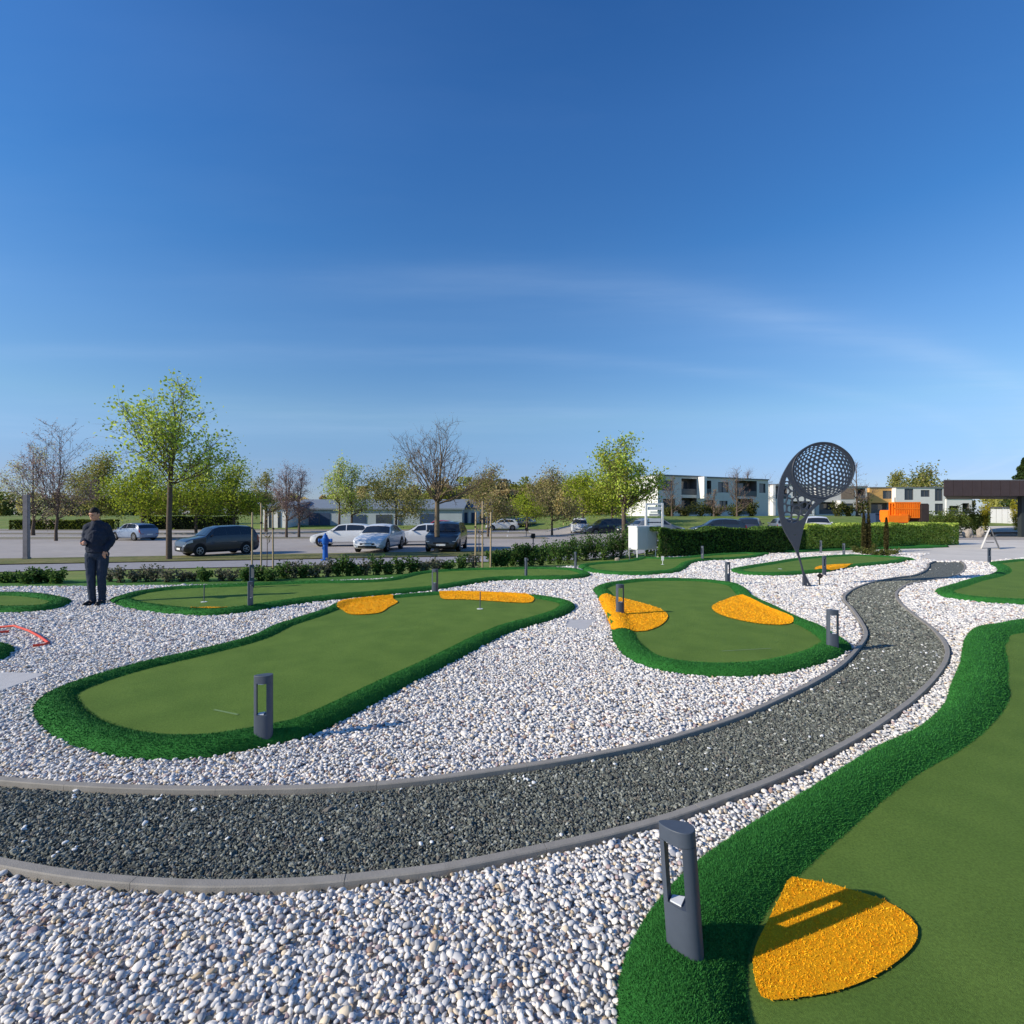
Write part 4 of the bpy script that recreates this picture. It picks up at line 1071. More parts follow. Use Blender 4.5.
CL = ((96,104,50),(80,94,42),(112,112,60))
for i, (px, py) in enumerate([(856, 553), (866, 555), (876, 556), (885, 556), (893, 555), (872, 551)]):
    shrub('low yellow green ground plant at the foot of the slim cypresses', px, py, 7, 16, 420, CL, .06, 500+i, 'ground plants under the cypresses', 'ground_plant', z=0.)
YS = ((176,166,50),(188,176,58),(140,142,50))
shrub('upright yellow shrub left of the white panels under the canopy', 985.5, 529, 29, 11, 1500, YS, .13, 601, None, 'golden_shrub', Y=52)
shrub('upright yellow shrub right of the white panels under the canopy', 1016.5, 530, 34, 13, 1700, YS, .13, 602, None, 'golden_shrub', Y=52)
for i, (px, h_, w_) in enumerate([(935, 10, 18), (945, 12, 18), (957, 14, 20), (968, 15, 20), (977, 12, 16), (926, 8, 16)]):
    shrub('green shrub in the bed between the orange machine and the canopy', px, 525, h_+13, w_, 1300, ((96,116,50),(78,100,44),(116,126,60)), .13, 610+i, 'green shrubs behind the hedge end', Y=43+i)
for i, (px, h_, w_) in enumerate([(668, 11, 22), (684, 12, 22), (700, 14, 22), (716, 12, 22), (736, 12, 24), (752, 14, 18), (838, 14, 18), (848, 12, 16), (862, 16, 18)]):
    x = at(px, 72); t_ = (px, 515.4)
    Y = 72.; z0 = tz(at(px, Y), Y)
    shrub('olive garden shrub before the terraced houses', px, HY+(CH-z0)*F/Y, h_, w_, 650, ((92,98,48),(110,106,60),(74,84,42)), .26, 640+i, 'garden shrubs before the houses', 'garden_shrub', z=z0)
# ------------------------------------------------------------------ golf ball sculpture
def sculpture():
    px0, py0 = 805., 587.; x0, y0 = g(px0, py0); k = y0/F
    def w2(cx_, cy_): return ((740+cx_/5.69-px0)*k, -(420+cy_/5.69-py0)*k)
    out = [(372,952),(347,832),(325,765),(300,715),(270,665),(240,605),(222,540),(213,470),(218,400),(232,335),(258,280),(292,228),(335,182),(385,148),(430,130),(475,125),(525,132),(575,155),(615,187),(642,225),(653,265),(648,310),(632,350),(605,385),(570,410),(530,432),(488,455),(448,480),(410,515),(382,555),(365,600),(352,650),(340,705),(333,745),(343,790),(362,860),(388,915),(410,952),(398,952),(376,912),(384,952)]
    out = [(x, y) for x, y in out]
    O = np.array(out, float); body = spline(O[:35], 6, False); O = np.vstack([body, O[35:]])
    loops = [[w2(x, y) for x, y in O]]
    # dimples of the ball: geodesic points on a sphere, foreshortened towards its edge
    ph = (1+5**.5)/2
    iv = [Vector(v).normalized() for v in ((-1,ph,0),(1,ph,0),(-1,-ph,0),(1,-ph,0),(0,-1,ph),(0,1,ph),(0,-1,-ph),(0,1,-ph),(ph,0,-1),(ph,0,1),(-ph,0,-1),(-ph,0,1))]
    fc = ((0,11,5),(0,5,1),(0,1,7),(0,7,10),(0,10,11),(1,5,9),(5,11,4),(11,10,2),(10,7,6),(7,1,8),(3,9,4),(3,4,2),(3,2,6),(3,6,8),(3,8,9),(4,9,5),(2,4,11),(6,2,10),(8,6,7),(9,8,1))
    S = {}
    n = 7
    for a, b, c in fc:
        for i in range(n+1):
            for j in range(n+1-i):
                v = (iv[a]*i+iv[b]*j+iv[c]*(n-i-j)).normalized(); S[(round(v.x, 3), round(v.y, 3), round(v.z, 3))] = v
    Rm = Matrix.Rotation(.5, 3, 'X') @ Matrix.Rotation(.35, 3, 'Y')
    C0 = (470, 288); Rx, Ry = 170., 152.
    ball = []
    for v in S.values():
        v = Rm @ v
        if v.z < .13: continue
        c = (C0[0]+v.x*Rx, C0[1]-v.y*Ry); d = math.hypot(v.x, v.y)
        if d > .965: continue
        rr = .0655*(1-.12*d); fs = max(v.z, .3)
        th = math.atan2(v.y, v.x); pts = []
        for q in range(10):
            w_ = 2*math.pi*q/10; a_, b_ = rr*fs*math.cos(w_), rr*math.sin(w_)
            pts.append(w2(c[0]+(a_*math.cos(th)-b_*math.sin(th))*Rx, c[1]-(a_*math.sin(th)+b_*math.cos(th))*Ry))
        ball.append(pts)
    reg = np.array([(266,318),(284,352),(306,392),(336,424),(378,446),(432,464),(408,490),(382,522),(364,556),(338,574),(300,588),(268,580),(252,548),(246,500),(246,440),(250,390),(257,345)], float)
    rg = np.random.default_rng(12); seeds = []
    cand = np.c_[rg.uniform(246, 432, 4000), rg.uniform(318, 588, 4000)]
    for p in cand[inside(reg, cand[:, 0], cand[:, 1])]:
        if all(math.hypot(p[0]-q[0], p[1]-q[1]) > 31 for q in seeds): seeds.append(p)
    def clip(poly, n_, c_):           # keep n.p <= c
        o = []
        for a, b in zip(poly, poly[1:]+poly[:1]):
            da, db = n_[0]*a[0]+n_[1]*a[1]-c_, n_[0]*b[0]+n_[1]*b[1]-c_
            if da <= 0: o.append(a)
            if (da < 0) != (db < 0): t_ = da/(da-db); o.append((a[0]+(b[0]-a[0])*t_, a[1]+(b[1]-a[1])*t_))
        return o
    for p in seeds:
        cell = [tuple(q) for q in reg]
        for q in seeds:
            if q is p: continue
            d = np.array(q)-p; ln = np.linalg.norm(d); d /= ln
            cell = clip(cell, d, d@p+ln/2-3.1)
        if len(cell) < 3 or abs(area2(np.array(cell))) < 120: continue
        for _ in range(2):           # rounded corners
            cell = [w_ for a, b in zip(cell, cell[1:]+cell[:1]) for w_ in ((a[0]*.78+b[0]*.22, a[1]*.78+b[1]*.22), (a[0]*.22+b[0]*.78, a[1]*.22+b[1]*.78))]
        ball.append([w2(*q) for q in cell])
    circ = []
    for cx_, cy_, r_ in circ+[(312, 655, 4.5)]:
        ball.append([w2(cx_+r_*math.cos(2*math.pi*q/12), cy_+r_*math.sin(2*math.pi*q/12)) for q in range(12)])
    cu = bpy.data.curves.new('plate_outline', 'CURVE'); cu.dimensions = '2D'; cu.fill_mode = 'BOTH'; cu.extrude = .014; cu.bevel_depth = .002
    for lp in loops+ball:
        sp = cu.splines.new('POLY'); sp.points.add(len(lp)-1); sp.use_cyclic_u = True
        for p, (a, b) in zip(sp.points, lp): p.co = (a, b, 0, 1)
    tmp = bpy.data.objects.new('plate_outline', cu); COL.objects.link(tmp)
    dg = bpy.context.evaluated_depsgraph_get(); me = bpy.data.meshes.new_from_object(tmp.evaluated_get(dg))
    bpy.data.objects.remove(tmp)
    me.transform(Matrix.Rotation(R(90), 4, 'X'))
    me.materials.clear(); me.materials.append(M['steel'])
    t = thing('golf_ball_sculpture', 'dark steel sculpture of a perforated golf ball on a tee, standing in the pebbles', 'sculpture', (x0, y0, 0))
    o = bpy.data.objects.new('perforated_plate', me); COL.objects.link(o); o.parent = t
    m = MB()                                 # raised rim that follows the ball's edge, and the foot plate
    ring = [(*w2(C0[0]+Rx*1.03*math.cos(a), C0[1]-Ry*1.03*math.sin(a)),) for a in np.linspace(0, 2*math.pi, 49)]
    m.tube([(p[0], -.016, p[1]) for p in ring], .011, 6, cap=False); m.build('ball_rim', M['steel'], t, smooth=60)
    m = MB(); m.box((.0, 0, .004), (.22, .16, .012)); m.box((-.018, .03, .12), (.02, .07, .24)); m.build('foot_plate', M['steel'], t)
sculpture()
x, y = g(819.5, 586)
t = thing('ground_spotlight', 'small black spotlight on a spike beside the foot of the golf ball sculpture', 'spotlight', (x, y, 0))
m = MB(); m.tube([(0,0,-.05), (0,0,.20)], .012, 6); m.build('spike', M['black'], t)
m = MB(); m.lathe([(.02,-.05),(.045,-.04),(.05,.05),(.042,.052),(.04,.045)], 10, (0,0,0), axis='X'); o = m.build('lamp_head', M['black'], t, smooth=40); o.location = (.02, 0, .24); o.rotation_euler = (0, R(-35), R(140))

# ------------------------------------------------------------------ person
def remesh(o, vs, sm=2, fold=0):
    r = o.modifiers.new('remesh', 'REMESH'); r.mode = 'VOXEL'; r.voxel_size = vs; r.use_smooth_shade = True
    if sm:
        q = o.modifiers.new('smooth', 'SMOOTH'); q.iterations = sm; q.factor = .5
    if fold:
        tx = bpy.data.textures.new('cloth_folds', 'CLOUDS'); tx.noise_scale = .11; tx.noise_depth = 2
        dp = o.modifiers.new('folds', 'DISPLACE'); dp.texture = tx; dp.strength = fold; dp.mid_level = .24; dp.texture_coords = 'LOCAL'
def limb(m, pts, rad, n=14):
    """a chain of overlapping tapered tubes with round joints"""
    P = [Vector(p) for p in pts]
    for i in range(len(P)-1):
        m.tube([P[i], P[i].lerp(P[i+1], .5), P[i+1]], [rad[i], (rad[i]+rad[i+1])/2*1.02, rad[i+1]], n)
    for p, r in zip(P, rad): m.ell(p, (r, r, r), nu=n, nv=8)
def person():
    x0, y0 = g(97, 605)
    t = thing('person', 'person in a dark navy jacket and jeans standing on pebbles between two greens', 'person', (x0, y0, .006), R(17))
    t.scale = (.93, .93, 1)
    skin = mk('skin', srgb(196, 146, 118), .6, .06, 20.); jk = mk('jacket_cloth', srgb(34, 42, 58), .85, .2, 9., .4, 14); jn = mk('jeans_denim', srgb(44, 54, 70), .9, .18, 14., .3, 30)
    sh = mk('shoe_leather', srgb(26, 25, 27), .6, .1, 20.); hr = mk('short_hair', srgb(38, 30, 26), .7, .2, 60.)
    HL = Vector((-.10, 0, .93)); HRp = Vector((.10, .0, .93))
    legL = [HL, (-.088, -.03, .50), (-.085, .02, .09)]; legR = [HRp, (.085, -.02, .50), (.075, .03, .09)]
    shL = Vector((-.150, 0, 1.435)); shR = Vector((.150, .02, 1.435))
    armL = [shL, (-.215, .03, 1.20), (-.13, -.20, 1.17)]; armR = [shR, (.222, .06, 1.20), (.175, -.08, 1.02)]
    hd = Vector((-.02, -.055, 1.685))
    m = MB()
    m.ell((0, .0, 1.25), (.155, .10, .27)); m.ell((0, 0, .98), (.155, .105, .14)); m.ell((0, .0, 1.44), (.18, .085, .09))
    limb(m, [(0, .005, 1.46), (-.01, -.02, 1.60)], [.062, .055])
    for a in (legL, legR): limb(m, a, [.088, .06, .042])
    for a in (armL, armR): limb(m, a, [.052, .042, .03])
    Mh = Matrix.Rotation(R(-16), 3, 'Z') @ Matrix.Rotation(R(14), 3, 'X')
    def hp(p): return hd+Mh @ Vector(p)
    m.ell(hd, (.076, .096, .118), M=Mh, nu=18, nv=14)
    m.ell(hp((0, -.035, -.055)), (.055, .06, .06), M=Mh)
    m.ell(hp((0, -.098, -.012)), (.013, .018, .026), M=Mh); m.ell(hp((0, -.09, .03)), (.05, .016, .012), M=Mh)
    for sx in (-1, 1): m.ell(hp((sx*.077, .01, -.005)), (.012, .022, .034), M=Mh)
    m.ell(hp((0, -.088, -.055)), (.026, .012, .01), M=Mh)
    def hand(w, d, side, up):
        w, d, up = Vector(w), Vector(d).normalized(), Vector(up).normalized(); s = d.cross(up).normalized()
        m.ell(w+d*.045, (.001, .001, .001)); 
        limb(m, [w, w+d*.05, w+d*.085], [.026, .034, .03], 10)
        for i, ln in enumerate((.066, .078, .074, .058)):
            b = w+d*.085+s*(i-1.5)*.0195
            limb(m, [b, b+d*ln*.5-up*.012, b+d*ln*.8-up*.04], [.0092, .0085, .0072], 8)
        b = w+d*.03+s*side*.034
        limb(m, [b, b+d*.03+s*side*.022-up*.01, b+d*.06+s*side*.018-up*.026], [.0115, .0105, .0085], 8)
    hand(armL[2], (.35, -.85, .05), 1, (.1, -.1, 1)); hand(armR[2], (-.2, -.25, -.95), -1, (-.3, -.9, .2))
    for lg, s in ((legL, -1), (legR, 1)):
        a = Vector(lg[2]); limb(m, [a, a+Vector((s*.015, -.13, -.055))], [.030, .022])
    b = m.build('body', skin, t); remesh(b, .0065, 2)
    for sx in (-1, 1):
        m = MB(); m.ell(hp((sx*.031, -.086, .008)), (.011, .008, .007), M=Mh); m.build('eye', M['black'], t, smooth=180)
    m = MB(); m.ell(hp((0, .012, .028)), (.081, .101, .106), M=Mh, nu=18, nv=14)
    hb = m.build('hair', hr, t, smooth=180)
    # the hairline: keep what lies above the brow and behind the ears
    bm = bmesh.new(); bm.from_mesh(hb.data); inv = Mh.inverted()
    kill = [v for v in bm.verts if (inv @ (v.co-hd)).z < .048+(.0 if (inv @ (v.co-hd)).y < -.03 else -.085)]
    bmesh.ops.delete(bm, geom=kill, context='VERTS'); bm.to_mesh(hb.data); bm.free()
    sd = hb.modifiers.new('thick', 'SOLIDIFY'); sd.thickness = .008
    # jacket: hem at the hips, stand collar, loose sleeves
    m = MB(); m.ell((0, .0, 1.26), (.195, .145, .26)); m.ell((0, .0, 1.05), (.185, .145, .13)); m.ell((0, .01, 1.40), (.185, .108, .12)); m.ell((0, -.03, 1.22), (.17, .14, .2))
    m.tube([(0, .0, 1.42), (-.005, -.01, 1.57)], [.125, .074], 16)
    limb(m, [(0, .0, 1.50), shL], [.075, .072]); limb(m, [(0, .0, 1.50), shR], [.075, .072])
    limb(m, [armL[0], armL[1], Vector(armL[1]).lerp(Vector(armL[2]), .9)], [.070, .062, .046]); limb(m, [armR[0], armR[1], Vector(armR[1]).lerp(Vector(armR[2]), .95)], [.070, .063, .050])
    for i in range(5): m.ell((.0, -.01, 1.0+i*.075), (.178, .138, .03))
    o = m.build('jacket', jk, t); remesh(o, .010, 2, .04)
    m = MB(); m.ell((0, 0, .95), (.165, .118, .12))
    for lg in (legL, legR):
        limb(m, lg, [.100, .070, .053]); 
        for zz in (.03, .08, .14): m.ell(Vector(lg[2])*1.+Vector((0, 0, zz-.09)), (.066, .064, .03))
    o = m.build('jeans', jn, t); remesh(o, .009, 2, .025)
    for lg, s in ((legL, -1), (legR, 1)):
        m = MB(); a = Vector(lg[2]); d = Vector((s*.14+(-.18), -1, 0)).normalized()
        m.ell((a.x, a.y+.005, .065), (.052, .056, .06)); limb(m, [(a.x, a.y+.02, .045), (a.x+d.x*.1, a.y+d.y*.1, .042), (a.x+d.x*.19, a.y+d.y*.19, .034)], [.043, .046, .036])
        m.box((a.x+d.x*.08, a.y+d.y*.08, .012), (.085, .27, .024), math.atan2(-d.x, d.y)*-1+math.pi)
        o = m.build('shoe', sh, t); remesh(o, .008, 2)
person()

# ------------------------------------------------------------------ cars
M['glass'] = mk('car_glass', srgb(34, 40, 48), .08, .02, 2., spec=.8)
M['lamp'] = mk('headlamp_glass', srgb(206, 212, 218), .15, .03, 20., spec=.7)
M['tail'] = mk('tail_lamp', srgb(140, 22, 24), .25, .05, 20., spec=.6)
M['rim'] = mk('wheel_rim', srgb(150, 152, 156), .35, .05, 20., metal=.6)
M['plate'] = mk('number_plate', srgb(220, 220, 216), .5, .02, 20.)
def paint(name, c): 
    m = mk(name, srgb(*c), .32, .02, 2., spec=.6)
    m.node_tree.nodes['Principled BSDF'].inputs['Coat Weight'].default_value = .6; return m
PAINT = dict(white=paint('white_car_paint', (214, 216, 218)), silver=paint('silver_car_paint', (124, 140, 164)), navy=paint('dark_blue_car_paint', (26, 34, 50)), black=paint('black_car_paint', (20, 23, 30)),
             grey=paint('grey_car_paint', (112, 120, 128)), red=paint('red_car_paint', (170, 30, 34)), dgreen=paint('dark_slate_car_paint', (34, 44, 54)))
SPEC = dict(
 hatch=dict(L=4.2, W=1.78, H=1.48, belt=(.93, 1.03), top=[(0,.52),(.02,.68),(.08,.78),(.23,.93),(.26,.96),(.42,1.40),(.50,1.46),(.62,1.48),(.78,1.44),(.88,1.36),(.965,1.0),(.985,.84),(1,.55)], ws=(.26,.42), rs=(.89,.965), side=[((.325,.545),(.44,.54)),((.56,.86),(.555,.80))], wh=(.185,.80)),
 saloon=dict(L=4.65, W=1.80, H=1.46, belt=(.92, 1.0), top=[(0,.5),(.02,.66),(.08,.77),(.25,.92),(.28,.95),(.42,1.36),(.52,1.45),(.62,1.45),(.72,1.39),(.86,1.06),(.965,1.0),(.985,.86),(1,.55)], ws=(.28,.42), rs=(.73,.86), side=[((.335,.545),(.44,.54)),((.56,.80),(.555,.715))], wh=(.19,.80)),
 suv=dict(L=4.5, W=1.86, H=1.66, belt=(1.03, 1.10), top=[(0,.55),(.02,.82),(.08,.94),(.23,1.05),(.26,1.08),(.38,1.54),(.46,1.63),(.7,1.66),(.86,1.62),(.92,1.55),(.975,1.1),(.99,.92),(1,.6)], ws=(.26,.38), rs=(.925,.975), side=[((.315,.53),(.41,.525)),((.545,.72),(.54,.71)),((.735,.90),(.725,.85))], wh=(.185,.80)),
 van=dict(L=4.4, W=1.84, H=1.82, belt=(1.05, 1.12), top=[(0,.55),(.02,.82),(.07,.96),(.18,1.09),(.2,1.13),(.33,1.62),(.41,1.77),(.6,1.82),(.93,1.80),(.975,1.7),(.99,1.1),(1,.6)], ws=(.2,.33), rs=(.978,.989), side=[((.265,.46),(.355,.455))], wh=(.17,.80)))
def car(kind, col, label, px, py_or_Y, ang, z0=None, Y=None, group=None, scale=1., name='parked_car', cat='car'):
    S = SPEC[kind]; L_, W, H = S['L'], S['W'], S['H']
    if Y is None:
        z0 = -.4 if z0 is None else z0; Y = F*(CH-z0)/(py_or_Y-HY)
    x = at(px, Y); z0 = (tz(x, Y)+.012) if z0 is None else z0+.012
    t = thing(name, label, cat, (x, Y, z0), R(ang), group); t.scale = scale if isinstance(scale, tuple) else (scale,)*3
    tf = np.array([p[0] for p in S['top']]); tzv = np.array([p[1] for p in S['top']])
    b0, b1 = S['belt']
    def sec(f):
        zt = float(np.interp(f, tf, tzv)); belt = b0+(b1-b0)*f
        e = 1.
        if f < .13: e = .80+.20*math.sqrt(max(0, 1-((.13-f)/.13)**2))
        if f > .89: e = .86+.14*math.sqrt(max(0, 1-((f-.89)/.11)**2))
        w_ = W/2*e
        zb = .20+.10*max(0, (.06-f)/.06)+.12*max(0, (f-.95)/.05)
        zs = min(belt, zt-.04)
        if zt > belt+.05:
            k = (zt-belt)/(H-belt); wr = w_*(.985-.25*k); zr = zt-.045
        else: wr = w_*.93; zr = zt-.012
        z3 = min(.58, zs-.06)
        return [(0, zb), (.84*w_, zb), (.965*w_, zb+.12), (w_, z3), (.985*w_, zs), (wr, zr), (wr*.6, zt-.004 if zt > belt+.05 else zt), (0, zt+.012)]
    fsx = sorted(set(list(np.linspace(0, 1, 45))+list(tf)))
    vs, fcs = [], []
    X = lambda f: L_*(.5-f)
    for f in fsx:
        s = sec(f); ring = [(X(f), y, z) for y, z in s]+[(X(f), -y, z) for y, z in s[-2:0:-1]]
        vs += ring
    n = 14
    for i in range(len(fsx)-1): fcs += [(i*n+j, i*n+(j+1) % n, (i+1)*n+(j+1) % n, (i+1)*n+j) for j in range(n)]
    fcs += [tuple(range(n))[::-1], tuple((len(fsx)-1)*n+j for j in range(n))]
    m = MB(); m.add(vs, fcs); m.build('body', PAINT[col], t, smooth=32)
    # side glass
    for sgn in (-1, 1):
        for (fb, ft) in S['side']:
            m = MB(); pv = []; nf, nt_ = 8, 4
            for i in range(nf+1):
                for j in range(nt_+1):
                    tt = .10+.80*j/nt_; s_ = i/nf
                    f = (fb[0]+(fb[1]-fb[0])*s_)*(1-tt)+(ft[0]+(ft[1]-ft[0])*s_)*tt
                    s = sec(f); a, b = s[4], s[5]
                    pv.append((X(f), sgn*(a[0]+(b[0]-a[0])*tt+.010), a[1]+(b[1]-a[1])*tt+.004))
            m.add(pv, [(i*(nt_+1)+j, (i+1)*(nt_+1)+j, (i+1)*(nt_+1)+j+1, i*(nt_+1)+j+1) for i in range(nf) for j in range(nt_)]); m.build('side_window', M['glass'], t)
    for nm, (fa, fb) in (('windscreen', S['ws']), ('rear_window', S['rs'])):
        if kind == 'van' and nm == 'rear_window': continue
        m = MB(); pv = []
        sg = 1 if nm == 'windscreen' else -1
        for i in range(7):
            f = fa+(fb-fa)*(.08+.84*i/6); s = sec(f)
            for u in (-.95, -.6, -.3, 0, .3, .6, .95):
                yy = u*s[5][0]; q = abs(u)
                z = np.interp(q, [0, .6, 1], [s[7][1], s[6][1], s[5][1]])
                pv.append((X(f)+sg*.012, yy, z+.014))
        m.add(pv, [(i*7+j, i*7+j+1, (i+1)*7+j+1, (i+1)*7+j) for i in range(6) for j in range(6)]); m.build(nm, M['glass'], t)
    # lamps follow the corners
    for sgn in (-1, 1):
        for nm, mt, f0, f1, t0, t1 in (('headlight', 'lamp', .008, .10, .58, 1.0), ('tail_light', 'tail', .955, .996, .35, 1.0)):
            m = MB(); pv = []
            for i in range(6):
                f = f0+(f1-f0)*i/5; s = sec(f); a, b = s[3], s[4]
                for j in range(3):
                    tt = t0+(t1-t0)*j/2; pv.append((X(f)+(.012 if f < .5 else -.012), sgn*(a[0]+(b[0]-a[0])*tt+.008), a[1]+(b[1]-a[1])*tt))
            if f0 < .5:                  # the lamp wraps on to the nose
                s = sec(f0)
                for j in range(3):
                    tt = t0+(t1-t0)*j/2; pv.insert(j, (X(0)+.006, sgn*(s[3][0]*.78), s[3][1]+(s[4][1]-s[3][1])*tt))
            else:
                s = sec(f1)
                for j in range(3):
                    tt = t0+(t1-t0)*j/2; pv.append((X(1)-.006, sgn*(s[3][0]*.66), s[3][1]+(s[4][1]-s[3][1])*tt))
            m.add(pv, [(i*3+j, (i+1)*3+j, (i+1)*3+j+1, i*3+j+1) for i in range(len(pv)//3-1) for j in range(2)]); m.build(nm, M[mt], t)
    zf = float(np.interp(.0, tf, tzv))
    m = MB(); m.bbox((X(0)-.01, 0, zf-.035), (.06, W*.46, .085), .012); m.build('grille', M['black'], t)
    m = MB(); m.bbox((X(0)-.015, 0, .325), (.06, W*.58, .09), .012); m.build('air_intake', M['black'], t)
    for f, nm in ((0, 'number_plate'), (1, 'number_plate')):
        m = MB(); m.box((X(f)+(.022 if f == 0 else -.012), 0, .425 if f == 0 else zf+.0), (.02, .5, .105)); m.build(nm, M['plate'], t)
    for sgn in (-1, 1):
        f = S['ws'][0]+.075; s = sec(f); m = MB(); m.bbox((X(f), sgn*(s[4][0]+.09), s[4][1]+.07), (.10, .17, .11), .03); m.build('wing_mirror', PAINT[col], t, smooth=50)
        for f in S['wh']:
            s = sec(f); yw = s[3][0]
            m = MB(); m.lathe([(.37, -.02), (.37, .0), (.33, .002), (.02, .002)], 28, (0, 0, 0), axis='Y'); 
            o = m.build('wheel_arch', M['black'], t); o.location = (X(f), sgn*(yw+.001), .36); o.rotation_euler = (0, 0, 0 if sgn > 0 else math.pi)
            wl = MB(); wl.lathe([(.19, -.2), (.30, -.2), (.32, -.17), (.32, -.03), (.30, 0), (.215, .006), (.2, .0)], 28, (0,0,0), axis='Y')
            o = wl.build('tyre', M['rubber'], t, smooth=40); o.location = (X(f), sgn*(yw+.012), .32); o.rotation_euler = (0, 0, 0 if sgn > 0 else math.pi)
            r = MB(); r.lathe([(.2, -.02), (.2, 0), (.17, .004), (.16, -.02), (.06, -.015), (.05, .004), (.01, .006)], 24, (0,0,0), axis='Y')
            for q in range(5):
                a = q*2*math.pi/5; r.box((.11*math.cos(a), -.004, .11*math.sin(a)), (.13, .016, .035), M=Matrix.Rotation(-a, 3, 'Y'))
            rm_ = r.build('rim', M['rim'], o)
    return t
car('hatch', 'silver', 'small silver blue hatchback parked between the person and the tall young tree', 134.5, 540.3, 160, scale=(.84, .88, .94))
car('suv', 'navy', 'dark blue hatchback with a white number plate, right of the tall young tree trunk', 218, 554.8, 231, scale=(.79, .86, .91))
car('hatch', 'white', 'white hatchback seen from its side behind the blue hydrant', 346, 546, 184, scale=1.0)
car('saloon', 'white', 'white saloon seen from the front, nearest of the white cars', 380.5, 550.5, 266, scale=(.95, .97, 1.05))
car('saloon', 'white', 'white saloon seen from its side, between the white front-facing one and the black car', 424, 545, 184)
car('suv', 'black', 'black off-roader seen from the front behind the trunk of the bare tree', 447.5, 550.0, 268, scale=1.0)
car('hatch', 'white', 'white hatchback alone far off, right of the three stakes', 502, 530.4, 186)
car('hatch', 'black', 'far dark car just right of the lone white hatchback', 517, 528.2, 230)
car('suv', 'black', 'far dark off-roader under the low yellow green tree', 527, 527.6, 250)
car('van', 'white', 'white delivery van facing us beside the black off-roader', 579.5, 534., 262, scale=.93)
car('suv', 'dgreen', 'long black off-roader seen from its side, right of the white van', 606, 535.2, 192, scale=1.0)
car('hatch', 'navy', 'dark car whose rear shows behind the tree trunk near the white cabinet', 640, None, 188, Y=47.)
car('hatch', 'red', 'red car half hidden behind the black off-roader by the bare tree', 437, None, 186, Y=52., scale=1.0)
car('hatch', 'grey', 'pale grey car behind the glazed notice board', 657, None, 10, Y=41., z0=-.15)
car('hatch', 'dgreen', 'dark grey car behind the hedge, first right of the notice board', 717, None, 172, Y=41., z0=-.15)
car('suv', 'navy', 'dark blue off-roader behind the hedge with its dark rear window towards us', 750, None, 60, Y=45., z0=-.28)
car('hatch', 'grey', 'grey car behind the hedge seen through the stem of the sculpture', 783, None, 75, Y=43., z0=-.1)
car('suv', 'white', 'white car behind the hedge just right of the sculpture stem', 816.5, None, 246, Y=43.5, z0=-.15)
